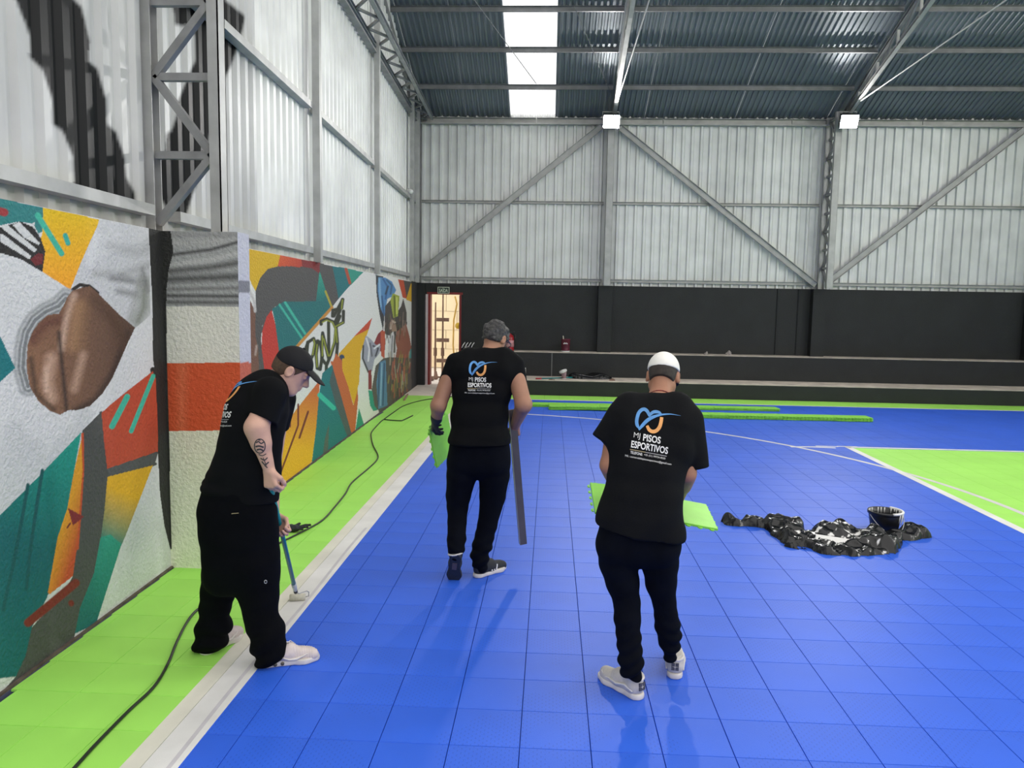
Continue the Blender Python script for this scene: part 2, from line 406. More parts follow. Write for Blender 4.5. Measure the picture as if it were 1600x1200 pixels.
for x in (1.27, 6.18, 11.1):
    r = empty('roof_truss', (x, 17.4, 6.0))
    tag(r, {1.27: 'lattice roof truss rising from the column behind the middle floodlight', 6.18: 'lattice roof truss rising from the column by the right floodlight',
            11.1: 'lattice roof truss past the right-hand bay'}[x], 'truss', kind='structure')
    Yq = np.linspace(17.55, 9.0, 11); gap = .36
    for q in range(10):
        a, b = Yq[q], Yq[q+1]; ga, gb = gap*min(1, .3+q*.18), gap*min(1, .3+(q+1)*.18)
        MB().channel((x, a, zroof(a)-.17), (x, b, zroof(b)-.17), .08, .08).build('top_chord', STEELD, r)
        MB().channel((x, a, zroof(a)-.2-ga), (x, b, zroof(b)-.2-gb), .08, .07).build('bottom_chord', STEEL, r)
        MB().bar((x, b, zroof(b)-.18), (x, b, zroof(b)-.2-gb), .05, .04, (0, 1, 0)).build('lattice_bar', STEEL, r)
        MB().bar((x, a, zroof(a)-.2-ga), (x, b, zroof(b)-.18), .035, .035).build('lattice_bar', STEELD, r)
    MB().tube([(x+.02, 16.7, 6.12), (x+.02, 4.0, 6.30)], .013, 6).build('tie_rod', STEEL, r)
MB().tube([(-2.9, 11.0, zroof(11)-.13), (-.4, 16.6, zroof(16.6)-.13)], .008, 5).build('brace_rod', PURL, rf)
MB().tube([(.3, 14.5, zroof(14.5)-.13), (1.2, 17.0, zroof(17)-.13)], .008, 5).build('brace_rod', PURL, rf)

# ------------------------------------------------------------------ lattice columns of the far wall, braces, near lattice column
def lattice_column(xy0, xy1, z0, z1, label, n, w=.09, kind='structure', cw=.10, zz=None, fl=0):
    a = np.array([*xy0, 0.0]); b = np.array([*xy1, 0.0]); r = empty('lattice_column', (*xy0, z0))
    d = (b-a)/np.linalg.norm(b-a); u = np.cross(d, (0, 0, 1))
    for p, sg in ((a, 1), (b, -1)):
        m = MB(); q0 = p+np.array([0, 0, z0]); q1 = p+np.array([0, 0, z1]); c = (q0+q1)/2; H = (z1-z0)/2
        m.obox(c-d*sg*(w/2-.004), d, u, (0, 0, 1), .004, cw/2, H); 
        for k in (-1, 1): m.obox(c+u*k*(cw/2-.004), d, u, (0, 0, 1), w/2, .004, H)
        m.build('chord', STEEL, r)
    if zz is None: zz = np.linspace(z0+.06, z1-.1, n+1)
    n = len(zz)-1
    for i in range(n):
        e = (i+fl) % 2; p, q = (a, b) if e else (b, a); sh = d*w*.45
        MB().bar(p+(sh if e else -sh)+np.array([0, 0, zz[i]]), q-(sh if e else -sh)+np.array([0, 0, zz[i+1]]), .05, .055, u).build('lattice_bar', STEELD, r)
        MB().bar(a+sh+np.array([0, 0, zz[i+1]]), b-sh+np.array([0, 0, zz[i+1]]), .05, .045, u).build('lattice_rung', STEELD, r)
    return tag(r, label, 'column', kind=kind)
lattice_column((1.235, 17.73), (1.225, 17.35), 2.33, 6.0, 'steel lattice column under the middle floodlight', 8, .06, cw=.15)
lattice_column((5.98, 17.73), (6.0, 17.25), 2.33, 6.05, 'steel lattice column under the right floodlight', 9, .07, cw=.14)
lattice_column((10.62, 17.73), (10.64, 17.25), 2.33, 6.05, 'steel lattice column at the right edge of the picture', 9, .07, cw=.14)
lattice_column((-3.02, 17.72), (-3.0, 17.35), 2.33, 6.05, 'steel lattice column in the corner by the exit door', 9, .05, cw=.12)
zq = [P(278, 243, 5.27)[2], P(276, 121, 5.27)[2], P(274, 4, 5.27)[2]]; ZZ = [2.40]+zq+[zq[-1]+.52*k for k in range(1, 9)]
lattice_column((-2.725, 5.27), (-2.265, 5.27), 2.345, 8.9, 'tall lattice column standing on the striped pier of the mural wall', 10, .075, cw=.11, zz=ZZ, fl=1)
for (a, b, w), lb in zip([((648, 432), (940, 197), .13), ((970, 200), (1275, 446), .13), ((1296, 440), (1602, 202), .13)],
                         ['diagonal steel brace rising from the corner to the middle floodlight', 'diagonal steel brace falling from the middle floodlight to the right column', 'diagonal steel brace rising from the right column to the right edge']):
    p, q = P(*a, 17.68), P(*b, 17.68)
    o = MB().channel(p, q, .06, w, .008, (0, 0, 1)).build('brace_beam', STEEL); tag(o, lb, 'brace', kind='structure')

# ------------------------------------------------------------------ far masonry wall, door, terraces
def xz_prism(poly, y0, y1):
    n = len(poly); V = [(x, y0, z) for x, z in poly]+[(x, y1, z) for x, z in poly]
    Fc = [tuple(range(n)), tuple(reversed(range(n, 2*n)))]+[(i, n+i, n+(i+1) % n, (i+1) % n) for i in range(n)]
    return V, Fc
DX0, DX1, DH = -2.80, -2.05, 2.08
wb = MB().add(*xz_prism([(-3.4, -.01), (DX0, -.01), (DX0, DH), (DX1, DH), (DX1, -.01), (13.8, -.01), (13.8, 2.335), (-3.4, 2.335)], 17.75, 17.95)).build('wall_back', BLACKW)
tag(wb, 'low black-painted wall along the far side below the metal sheets', 'wall', kind='structure')
for x0, x1 in ((1.06, 1.36), (5.78, 6.07), (10.42, 10.72)):
    MB().box((x0, 17.55, .846), (x1, 17.752, 2.333)).build('pilaster', BLACKW, wb)
for x in (5.06, 5.52): MB().tube([(x, 17.74, .85), (x, 17.74, 2.33)], .014, 8).build('conduit', BLACKW, wb)
MB().box((-3.4, 17.6, -.01), (-2.86, 17.752, 2.333)).build('pilaster', BLACKW, wb)
dr = empty('door_1', (DX0, 17.75, 0)); tag(dr, 'open exit doorway with a red steel frame in the black wall', 'door', kind='structure')
REDF = mat('red_frame_paint', (.22, .02, .02), .5, 0, .15, 8); JAMB = mat('pale_jamb_paint', (.62, .52, .54), .6, 0, .1, 5)
MB().box((DX0-.055, 17.70, 0), (DX0, 17.97, DH)).build('jamb', JAMB, dr)
MB().box((DX0, 17.72, 0), (DX0+.05, 17.97, DH)).build('jamb', REDF, dr, )
MB().box((DX0-.03, 17.72, DH), (DX1+.04, 17.97, DH+.05)).build('lintel', REDF, dr)
MB().box((DX1-.03, 17.72, 0), (DX1+.01, 17.97, DH)).build('jamb', REDF, dr)
leaf = MB().box((DX1-.07, 18.0, .02), (DX1-.03, 18.72, DH-.02)).build('door_leaf', mat('lilac_door_paint', (.42, .44, .60), .5, 0, .1, 4), dr)
MB().tube([(DX1-.10, 18.62, 1.0), (DX1-.10, 18.52, 1.0)], .012, 6).build('door_handle', STEEL, leaf)
ap = MB().box((-3.1, 15.62, -.012), (-1.95, 17.9, .006)).build('floor_threshold', PALE); tag(ap, 'strip of bare pale concrete floor before the exit doorway', 'floor', kind='structure')
for nm, (y0, y1, z0, z1, x0), lb in (('terrace_step_lower', (16.2, 17.16, 0, .314, -1.95), 'lower black concrete terrace step along the far wall'),
                                    ('terrace_step_upper', (17.15, 17.75, 0, .846, -1.95), 'upper black concrete terrace step along the far wall')):
    o = MB().box((x0, y0, z0), (13.8, y1, z1-.012)).build(nm, BLACKW); tag(o, lb, 'step', kind='structure')
    MB().box((x0, y0+.004, z1-.012), (13.8, y1, z1)).build('bare_top', CONC, o)
MB().box((.04, 17.14, .314), (.06, 17.15, .83)).build('trim_1', mat('grey_seam', (.16, .16, .16), .6)); tag(bpy.data.objects['trim_1'], 'thin pale vertical strip on the upper terrace riser', 'strip', kind='structure')

# ------------------------------------------------------------------ outside, beyond the door
YEL = mat('cream_render', (.92, .76, .50), .8, 0, .08, 2.5, .3, 30)  # cream brightened in place of sunshine on the outside wall
ow = empty('wall_outside', (-3, 22.6, 0)); tag(ow, 'cream block wall outside the exit doorway, coloured bright as if sunlit', 'wall', kind='structure')
for r in range(5):
    for c in range(7):
        x0 = -5.2+c*.62+(r % 2)*.3; MB().box((x0+.004, 22.6+.004*((r+c) % 3), r*.55+.004), (x0+.612, 22.8, r*.55+.546)).build('wall_block', YEL, ow)
og = MB().box((-6.2, 17.95, -.2), (.6, 22.9, -.01)).build('ground_outside', PALE); tag(og, 'pale rubble ground outside the exit doorway', 'ground', kind='structure')
MB().box((-5.6, 22.82, -.1), (.4, 23.0, 3.2)).build('backing', YEL, ow)
RUST = mat('rusty_steel', (.22, .13, .085), .7, .2, .3, 12, .3, 60); WOODD = mat('weathered_wood', (.20, .12, .085), .8, 0, .3, 9, .3, 60)
for x, lb in ((680, 'steel prop leaning outside, left of the two seen through the door'), (691.5, 'steel prop outside, right of the two, carrying three wood blocks')):
    p = P(x, 560, 19.6); r = empty('steel_prop', (p[0], 19.6, 0)); tag(r, lb, 'prop', 'steel props outside the door')
    MB().tube([(p[0], 19.6, 0.01), (p[0], 19.6, 1.9 if x < 690 else 2.2)], [.03, .018], 8).build('tube', RUST, r)
    MB().tube([(p[0], 19.6, .55), (p[0], 19.6, .75)], .045, 8).build('collar', RUST, r)
    MB().box((p[0]-.1, 19.5, -.01), (p[0]+.1, 19.7, .02)).build('foot_plate', RUST, r)
for i, y in enumerate((499.5, 531.5, 563.5)):
    p = P(692, y, 19.45); o = MB().box((p[0]-.16, 19.42, p[2]-.045), (p[0]+.15, 19.52, p[2]+.045)).build('wood_block', WOODD)
    tag(o, ('topmost', 'middle', 'lowest')[i]+' of three brown wood blocks on the prop outside', 'wood block', 'wood blocks on the props')
for i, (x, y, sx) in enumerate(((681, 580, .10), (674, 592, .12), (690, 598, .10))):
    p = P(x, y, 19.1-.35*i); bmv = MB(); 
    bmv.lathe((p[0], 19.1-.35*i, 0), [(sx*.2, -.012), (sx*.62, .01), (sx*.5, max(.05, p[2]*.5)), (sx*.25, max(.08, p[2]))], 7); o = bmv.build('rubble_piece', WOODD)
    tag(o, ('brown lump of rubble at the foot of the left prop outside', 'broad lump of rubble outside nearest the left door jamb', 'lump of rubble outside near the door middle')[i], 'rubble')
hk = empty('yellow_hose', tuple(P(712, 470, 19.0))); tag(hk, 'yellow hose hanging by the open door leaf outside', 'hose')
MB().tube([P(711, 463, 19.0), P(714, 475, 19.0), P(709, 500, 19.0), P(708, 540, 19.0), P(711, 575, 19.0), np.append(P(711, 600, 18.95)[:2], .015)], .02, 8).build('hose_length', mat('yellow_rubber', (.75, .45, .08), .5, 0, .1, 5), hk, True)
MB().lathe(P(716, 509, 18.9), [(.0, -.05), (.07, -.04), (.08, 0), (.05, .05), (0, .06)], 12, (0, 1, 0)).build('hose_end', mat('yellow_plastic', (.8, .5, .03), .4), hk, True)

# ------------------------------------------------------------------ rest of the hall, behind and beside the view
for nm, pts in (('wall_front', ((-3.2, -7.0), (14, -7.0))), ('wall_right', ((14, -7.0), (14, 18.0)))):
    (xa, ya), (xb, yb) = pts; L = math.hypot(xb-xa, yb-ya); d = np.array([(xb-xa)/L, (yb-ya)/L, 0]); nn = np.array([-d[1], d[0], 0])
    o = sheet(nm, lambda u, v, w: np.array([xa, ya, 0])+d*u+nn*w+np.array([0, 0, v]), 0, round(L), [0, 2.6 if nm == 'wall_front' else 7.0], ZINC, None)
    tag(o, 'corrugated metal wall behind the view' if nm == 'wall_front' else 'corrugated metal wall past the right edge', 'wall', kind='structure')

# ------------------------------------------------------------------ floodlights
FACE = emit('lamp_face', (1.0, .98, .95), FLOOD); HOUS = mat('lamp_housing', (.05, .05, .055), .5, .3)
def floodlight(p, aim, label, w=.17, h=.13, grp='floodlights on the far columns', face=None):
    p = np.array(p, float); d = np.array(aim, float)-p; d /= np.linalg.norm(d); sd = np.cross(d, (0, 0, 1)); sd /= np.linalg.norm(sd); u = np.cross(sd, d)
    r = empty('floodlight', tuple(p))
    MB().obox(p-d*.05, d, sd, u, .045, w, h).build('housing', HOUS, r)
    f = MB(); f.obox(p+d*.001, d, sd, u, .005, w*.93, h*.93).build('lamp_face', face or FACE, r)
    bz = MB()  # deep rim added to keep lamp light off the column below
    for k in (-1, 1): bz.obox(p+d*.03+sd*k*(w+.004), d, sd, u, .04, .005, h+.009); bz.obox(p+d*.03+u*k*(h+.004), d, sd, u, .04, w, .005)
    bz.build('light_shield', HOUS, r)
    fins = MB()
    for k in range(7): fins.obox(p-d*.115+sd*w*(k-3)/3.6, d, sd, u, .025, .004, h*.85)
    fins.build('cooling_fins', HOUS, r)
    m = MB(); 
    for k in (-1, 1): m.bar(p-d*.05+sd*k*(w+.008), p-d*.12+sd*k*(w+.008)+np.array([0, 0, .16]), .012, .03)
    m.bar(p-d*.12-sd*(w+.008)+np.array([0, 0, .16]), p-d*.12+sd*(w+.008)+np.array([0, 0, .16]), .03, .012); m.build('bracket', STEEL, r)
    return tag(r, label, 'floodlight', grp)
floodlight(P(955, 189, 17.05), (1.5, 5, 0), 'lit floodlight on the column in the middle of the far wall')
floodlight(P(1326, 189, 16.95), (5.0, 5, 0), 'lit floodlight on the right-hand far column')
FACE_FILL = emit('fill_lamp_face', (1.0, .98, .95), FLOOD*.36)
for y_, w_ in ((8.0, 'farther'), (1.0, 'nearer')):  # unseen lamps added to brighten the mural wall, suggested by leftward shadows
    floodlight((13.55, y_, 6.1), (-3.0, y_-1.5, 5.2), 'large unseen floodlight added on the right side wall, the '+w_+' of two outside the picture', .34, .28, 'added floodlights on the right side wall', FACE_FILL)
cm = empty('security_camera', tuple(P(641, 299, 16.3))); tag(cm, 'small white security camera on the corner column', 'camera')
WHP = mat('white_plastic', (.78, .78, .77), .4, 0, .04, 5)
c0 = P(641, 299, 16.3)
MB().tube([c0+np.array([-.12, .1, .02]), c0+np.array([-.02, 0, 0])], .02, 8).build('mount_arm', WHP, cm)
MB().lathe(c0, [(.0, -.09), (.045, -.08), (.05, .02), (.04, .05), (0, .055)], 14, (.8, -.5, -.3)).build('camera_body', WHP, cm, True)
MB().lathe(c0-np.array([-.8, .5, .3])*-.06, [(.03, 0), (.03, .02), (0, .022)], 12, (.8, -.5, -.3)).build('lens', mat('dark_lens', (.01, .01, .012), .1), cm)
sg = empty('exit_sign', tuple(P(693, 453.5, 17.7))); tag(sg, 'small exit sign reading SAÍDA above the doorway', 'sign')
s0 = P(693, 453.5, 17.7)
MB().box(s0+np.array([-.135, -.004, -.075]), s0+np.array([.135, .006, .075])).build('sign_border', mat('sign_pale', (.62, .66, .55), .5), sg)
MB().box(s0+np.array([-.12, -.008, -.06]), s0+np.array([.12, -.003, .06])).build('sign_face', mat('sign_dark', (.02, .035, .025), .5), sg)
# ------------------------------------------------------------------ mural wall
KM = 1.0                                   # photo tone -> paint albedo
def crop(ox, oy, s): return lambda L: [(ox+x/s, oy+y/s) for x, y in L]
C1, C2, C3 = crop(0, 280, 4), crop(0, 560, 4), crop(0, 840, 4)
C4, C5 = crop(370, 370, 5.161), crop(370, 560, 5.161)
class Paint:
    def __init__(s, px, py, base):
        s.x, s.y = px, py; s.c = np.tile(lin(base), (len(px), 1))
    def sub(s, pts, r=0):
        a = np.array(pts, float); return np.nonzero((s.x > a[:, 0].min()-r) & (s.x < a[:, 0].max()+r) & (s.y > a[:, 1].min()-r) & (s.y < a[:, 1].max()+r))[0]
    def poly(s, pts, col, col2=None, a=None, b=None):
        i = s.sub(pts, 1)
        if not len(i): return
        k = i[inpoly(s.x[i], s.y[i], pts)]; c = lin(col)
        if col2 is not None:
            d = np.array(b, float)-np.array(a, float); t = np.clip(((s.x[k]-a[0])*d[0]+(s.y[k]-a[1])*d[1])/(d@d), 0, 1)[:, None]
            c = c*(1-t)+lin(col2)*t
        s.c[k] = c
    def stroke(s, pts, r, col, soft=.25, op=1.0, inside=None):
        i = s.sub(pts, r*1.1+1)
        if not len(i): return
        if inside is not None: i = i[inpoly(s.x[i], s.y[i], inside)]
        X, Y = s.x[i], s.y[i]; D = np.full(len(i), 1e9)
        if len(pts) == 1: pts = [pts[0], (pts[0][0]+.01, pts[0][1])]
        for (x0, y0), (x1, y1) in zip(pts[:-1], pts[1:]):
            dx, dy = x1-x0, y1-y0; t = np.clip(((X-x0)*dx+(Y-y0)*dy)/(dx*dx+dy*dy+1e-9), 0, 1)
            D = np.minimum(D, np.hypot(X-x0-t*dx, Y-y0-t*dy))
        w = np.clip((r-D)/max(r*soft, .3), 0, 1)[:, None]*op
        s.c[i] = s.c[i]*(1-w)+lin(col)*w
TEALD, TEAL, TEALL, MINT = (14, 100, 103), (20, 118, 116), (35, 148, 132), (60, 175, 150)
GRY, ORG, YEL_, RED_, MAR = (74, 75, 73), (190, 84, 44), (216, 164, 26), (180, 52, 36), (112, 34, 30)
def paint_near(p):
    p.poly([(-300,240),(68,325),(66,362),(60,365),(52,350),(32,346),(0,352),(-300,330)], (38,120,120))
    p.poly(C1([(270,180),(620,250),(610,290),(545,430),(490,560),(440,690),(265,580),(283,450),(255,370),(265,330)]), (222,182,20), (240,160,34), (90,330), (85,450))
    arm = [(112,455),(125,450),(140,447),(150,455),(160,465),(187,492),(211,512),(205,525),(200,535),(188,563),(175,592),(160,615),(140,635),(120,641),(107,641),(94,648),(78,642),(60,627),(47,605),(42,580),(42,560),(43,540),(50,520),(60,505),(75,492),(92,490),(98,480),(105,465)]
    p.poly(C1([(0,300),(130,265),(210,300),(255,370),(283,450),(265,580),(130,500),(0,460)])+[(-300,400),(-300,330)], (30,28,28))
    for q in ([(0,345),(20,345),(195,480),(185,502),(0,390)], [(5,292),(45,285),(232,440),(215,458),(30,322)], [(78,285),(122,268),(250,400),(240,412),(150,365)], [(190,280),(215,270),(215,310)]):
        p.poly(C1(q), (205,205,205))
    p.poly(C1([(190,500),(240,460),(270,470),(265,530),(220,540)]), (105,28,34))
    p.stroke([(0,330),(7,332)], 7, (150,44,48)); p.stroke(C1([(235,225),(385,465)]), 5, MINT); p.stroke(C1([(408,352),(425,400)]), 4.5, (55,165,150))
    slv = C1([(620,250),(930,310),(940,850),(845,930),(790,890),(700,800),(640,740),(600,690),(540,655),(450,690),(490,560),(545,430),(610,290)])
    p.poly(slv, (196,196,199))
    for L, r, c, o in (([(700,420),(860,460),(930,430)], 14, (150,150,152), .5), ([(600,590),(760,600),(930,540)], 12, (150,150,150), .6), ([(700,620),(830,640)], 8, (105,105,105), .7), ([(740,700),(840,720)], 9, (115,115,115), .7),
                       ([(880,600),(850,720),(810,880)], 9, (150,150,150), .6), ([(905,640),(900,800),(860,890)], 16, (112,117,104), .85), ([(760,600),(900,660)], 8, (140,140,140), .6), ([(600,350),(560,520)], 12, (218,218,222), .6), ([(890,560),(925,700)], 6, (120,120,120), .7)):
        p.stroke(C1(L), r, c, 1.0, o, slv)
    p.stroke(C1([(455,690),(500,660),(560,670),(610,710)]), 3.2, (38,32,28))
    for k, (r, c) in enumerate(((18, (150,152,154)), (14, (186,187,189)), (10.5, (128,130,132)), (6, (176,178,180)), (3, (120,122,124)))):
        p.stroke([(103,466),(92,478),(72,487),(55,500),(43,520),(38,545),(36,575),(44,604)], r, c, .3, 1)
    p.poly(arm, (132,94,70), (84,60,48), (60,560), (205,560))
    for L, r, c, o in (([(52,530),(70,505),(90,500)], 16, (92,50,40), .8), ([(80,560),(74,595),(80,622)], 15, (196,160,138), .85), ([(72,575),(72,610)], 6, (214,180,160), .6), ([(116,462),(104,500),(96,545)], 9, (206,172,152), .75), ([(122,478),(112,540)], 14, (170,128,96), .6), ([(125,480),(120,540)], 22, (150,112,76), .5), ([(130,555),(116,608)], 11, (186,150,128), .75),
                       ([(92,520),(97,570),(104,640)], 6, (48,34,28), .9), ([(200,520),(178,580),(150,625),(118,642)], 10, (52,36,28), .9), ([(48,560),(56,615),(84,640)], 7, (66,48,34), .8), ([(150,470),(185,510),(195,540)], 16, (78,52,36), .8)):
        p.stroke(L, r, c, 1.0, o, arm)
    p.poly([(-300,400),(0,525),(24,575),(0,597),(-300,760)], (12,112,118))
    p.poly([(127,675),(116,735),(105,795),(88,857),(76,928),(50,980),(40,1025),(25,1057),(0,1060),(-200,1300),(-300,1300),(-300,1040),(0,805),(60,745)], (16,150,132), (2,98,102), (110,690), (40,850))
    p.stroke(C2([(265,700),(225,950),(190,1190),(165,1440)]), 3.4, (0,84,86), .4); p.stroke(C2([(175,790),(120,1100),(80,1300),(20,1570)]), 3.4, (0,84,86), .4)
    p.poly([(129,672),(157,645),(162,690),(168,732),(168,745),(163,800),(155,860),(147,895),(125,950),(117,990),(100,1100),(-200,1400),(-200,1300),(0,1085),(25,1057),(40,1025),(50,980),(100,925),(114,900),(117,860),(127,785),(129,735)], GRY)
    p.stroke([(158,645),(162,690),(168,732),(210,718),(248,706)], 3, GRY, .2); p.stroke([(168,745),(210,735),(243,725)], 2.5, GRY, .2); p.stroke([(129,678),(129.5,735),(127,775),(121,857)], 2.2, (196,78,38), .2); p.stroke([(239,578),(245,600),(249,705)], 5, (34,34,32), .2)
    p.poly(C2([(955,80),(975,130),(990,580),(670,690),(650,520),(635,340),(690,290),(800,200)]), (182,70,42))
    p.stroke(C2([(795,240),(700,425)]), 5.2, MINT); p.stroke(C2([(958,110),(820,455)]), 4, MINT)
    p.poly([(168,732),(247,707),(242,725),(168,745)], (78,80,80))
    p.poly([(168,745),(239,727),(195,840),(185,862),(150,975),(117,990),(125,950),(147,895),(155,860),(163,800)], (218,166,26), (22,122,116), (205,775), (172,850))
    p.poly([(117,990),(125,950),(147,895),(157,840),(172,835),(190,850),(150,975)], (14,104,104), (36,150,126), (120,960), (175,820))
    p.poly([(127,687),(129,735),(126,775),(120,857),(114,900),(77,929),(75,925),(90,840),(105,795),(116,735)], (226,156,34), (196,78,38), (88,850), (118,860))
    p.poly(C2([(425,935),(525,990),(455,1045)]), (128,34,38)); p.stroke(C2([(440,1030),(420,1058)]), 1.4, (110,34,34))
    p.stroke([(118,911),(44,973)], 7.5, (122,36,26)); p.stroke([(111,942),(111.5,943)], 5, (120,34,26))
    p.stroke([(150,975),(205,935),(262,892)], 4, (120,100,80), 1, .35)
    p.poly([(232,355),(238,470),(239,560),(246,610),(247,710),(250,772),(257,822),(266,858),(272,862),(280,500),(280,350)], (34,34,32))
def paint_pier(p):
    p.poly([(230,350),(400,350),(400,480),(230,478)], (150,151,150))
    for L, r, c in (([(262,366),(380,370)], 10, (140,140,139)), ([(262,380),(375,376)], 9, (160,160,158)), ([(268,398),(330,390),(376,377)], 4.5, (80,80,80)), ([(265,414),(330,406),(380,394)], 6.5, (170,170,168)), ([(262,424),(330,418),(376,410)], 8, (92,92,91)),
                    ([(262,437),(376,432)], 10, (84,84,84)), ([(262,452),(376,450)], 5, (116,116,115)), ([(262,462),(376,463)], 5, (78,78,78)), ([(262,472),(376,473)], 6, (96,96,95))):
        p.stroke(L, r, c, .9)
    p.poly([(230,478),(400,480),(400,567),(230,568)], (204,202,192))
    p.poly([(230,568),(400,566),(400,672),(230,674)], (190,76,40)); p.stroke([(285,575),(284,665)], 14, (205,120,84), 1, .4)
    p.poly([(230,674),(400,672),(400,920),(230,920)], (208,208,190))
    p.poly([(232,350),(266,358),(271,392),(263,425),(260,455),(260,500),(261,560),(263,640),(266,760),(268,858),(200,858),(200,350)], (34,34,32))
def paint_pier_side(p):
    p.c[:] = lin((188,188,200)); p.poly([(360,566),(400,566),(400,672),(360,672)], (186,92,70)); p.poly([(360,440),(400,438),(400,455),(360,460)], (120,120,128))
def paint_far(p):
    gr = (78,75,73)
    p.poly(C4([(95,95),(350,150),(330,240),(250,260),(190,330),(150,440),(100,340),(60,300),(60,90)]), (208,166,20))
    p.poly(C4([(350,148),(520,183),(535,250),(430,240),(330,240)]), (206,84,40), (180,60,40), (436,400), (472,410)); p.poly(C4([(520,183),(680,205),(665,300),(600,260),(530,250)]), (124,36,36))
    p.poly(C4([(150,440),(190,330),(250,260),(330,238),(430,238),(530,250),(600,262),(657,310),(640,522),(380,525),(300,570),(240,640),(205,720),(195,830),(215,1000),(260,1300),(100,1300),(150,900),(160,700)]), gr)
    p.stroke(C4([(520,248),(600,262),(660,305),(648,420),(645,522)]), 2.2, gr, .2); p.stroke(C4([(205,760),(240,645),(282,588)]), 2.2, gr, .2); p.stroke(C4([(150,600),(155,800),(185,1080)]), 3, gr, .2)
    p.stroke(C5([(765,30),(805,160),(870,440),(930,612)]), 1.8, (190,96,50), .2)
    p.poly(C4([(90,480),(150,600),(150,800),(172,900),(180,1080),(170,1300),(80,1300)]), (112,76,60)); p.stroke(C4([(100,430),(140,520),(148,600)]), 3, (185,180,178), .6); p.stroke(C4([(160,880),(150,950)]), 3, (190,170,160), 1, .7)
    p.poly(C4([(280,590),(305,680),(330,800),(352,925),(340,1250),(250,1300),(220,1050),(200,900),(205,760),(240,645)]), (186,50,36))
    p.poly(C4([(285,580),(380,522),(640,520),(665,280),(720,440),(765,568),(500,850),(465,905),(350,1000),(310,700)]), (24,104,104)); p.poly(C4([(668,275),(720,440),(700,520),(638,522)]), (38,150,126), (24,108,106), (505,430), (505,470))
    p.stroke(C4([(345,548),(535,830)]), 1.8, MINT); p.stroke(C4([(390,530),(550,780)]), 2.2, MINT)
    p.poly(C4([(670,212),(775,238),(800,380),(822,500),(770,565),(720,440),(668,275)]), gr); p.stroke(C4([(715,440),(765,565)]), 1.8, (172,160,50))
    p.poly(C4([(770,236),(900,255),(925,380),(820,500),(800,380)]), (20,106,110)); p.poly(C4([(885,252),(1020,286),(920,388)]), (38,142,122)); p.stroke(C4([(880,258),(912,372)]), 2.6, (168,70,46))
    p.stroke(C4([(768,570),(480,892),(380,1010)]), 2.6, (192,132,50))
    # tag lettering
    for L in ([(545,930),(575,850),(620,820),(632,860),(615,950),(590,1000)], [(562,970),(572,850)], [(655,840),(640,950),(648,1060),(672,1070),(690,960),(672,850),(650,840)], [(690,790),(685,980),(712,1020)], [(692,775),(740,980)], [(740,690),(742,960)],
              [(680,705),(680,680),(725,662),(775,685),(800,740),(790,850),(755,960),(722,1040),(722,1110)], [(772,640),(775,592),(845,575),(855,505),(782,640)], [(788,700),(830,600),(852,505)], [(860,600),(858,690),(800,722),(832,640)], [(800,722),(812,860),(800,1015)], [(590,1070),(650,1130),(685,1190)]):
        p.stroke(C4(L), 3.0, (42,44,30), .3)
    for L in ([(620,830),(628,860),(612,950)], [(648,870),(640,950),(648,1050)], [(690,800),(690,960)], [(700,820),(738,960)], [(690,690),(725,672),(772,690),(796,740),(786,850),(750,960)], [(845,580),(852,510)], [(800,722),(858,690)], [(800,740),(808,850)], [(590,1070),(650,1130),(685,1190)]):
        p.stroke(C4(L), 1.3, (140,146,44), .4)
    p.poly(C5([(670,175),(662,300),(640,560),(605,835),(300,1070),(335,760),(365,560),(560,310)]), (196,96,46), (226,168,26), (480,600), (455,700))
    for L, r in (([(495,370),(495,540),(340,960)], 1.7), ([(575,430),(505,640)], 2.0), ([(427,465),(430,550)], 1.8)): p.stroke(C5(L), r, (110,36,26), .4)
    p.poly(C4([(1065,745),(950,800),(820,945),(832,1020),(860,1060),(985,1200),(1000,930)])+[], (212,162,22))
    p.poly(C4([(1092,652),(1065,745),(945,805)]), (192,70,44)); p.stroke(C4([(847,970),(848,985)]), 4.6, (38,58,88))
    p.poly(C5([(770,40),(800,-40),(850,20),(860,100),(900,230),(940,380),(975,250),(978,330),(955,580),(925,610),(880,480),(810,160)]), (190,96,50))
    p.poly(C5([(850,0),(992,0),(975,250),(942,380),(900,230),(852,95)]), (214,164,22))
    p.poly(C5([(690,120),(770,50),(830,300),(925,605),(700,790),(605,840),(640,560),(662,300)]), (18,110,112)); p.poly(C5([(775,80),(840,300),(925,605),(890,625),(800,380),(748,190)]), (72,84,84)); p.stroke(C5([(668,295),(780,400)]), 4.2, (52,184,156)); p.poly(C5([(745,520),(735,740),(690,800),(712,640)]), (80,92,86))
    p.poly(C5([(985,400),(1025,530),(955,590)]), (40,140,112))
    # feathered figure
    p.poly(C4([(1120,308),(1180,318),(1180,420),(1165,520),(1190,640),(1180,760),(1150,620),(1128,470)]), (54,56,60))
    fea = C4([(1140,325),(1200,330),(1250,360),(1285,430),(1260,480),(1215,500),(1190,640),(1160,580),(1135,430)])
    p.poly(fea, (84,132,178))
    for L, c in (([(1150,340),(1160,560)], (140,180,210)), ([(1180,340),(1215,400),(1200,500)], (44,84,132)), ([(1210,350),(1250,390),(1240,460)], (48,80,110)), ([(1220,400),(1200,460)], (40,48,56)), ([(1170,480),(1185,620)], (40,76,120))): p.stroke(C4(L), 2.2, c, .8, .9, fea)
    p.poly(C4([(1300,342),(1345,350),(1372,500),(1338,490)]), (186,76,46)); p.poly(C4([(1345,350),(1425,368),(1425,520),(1372,505)]), gr); p.poly(C4([(1403,378),(1425,372),(1425,530),(1365,508)]), (214,166,30))
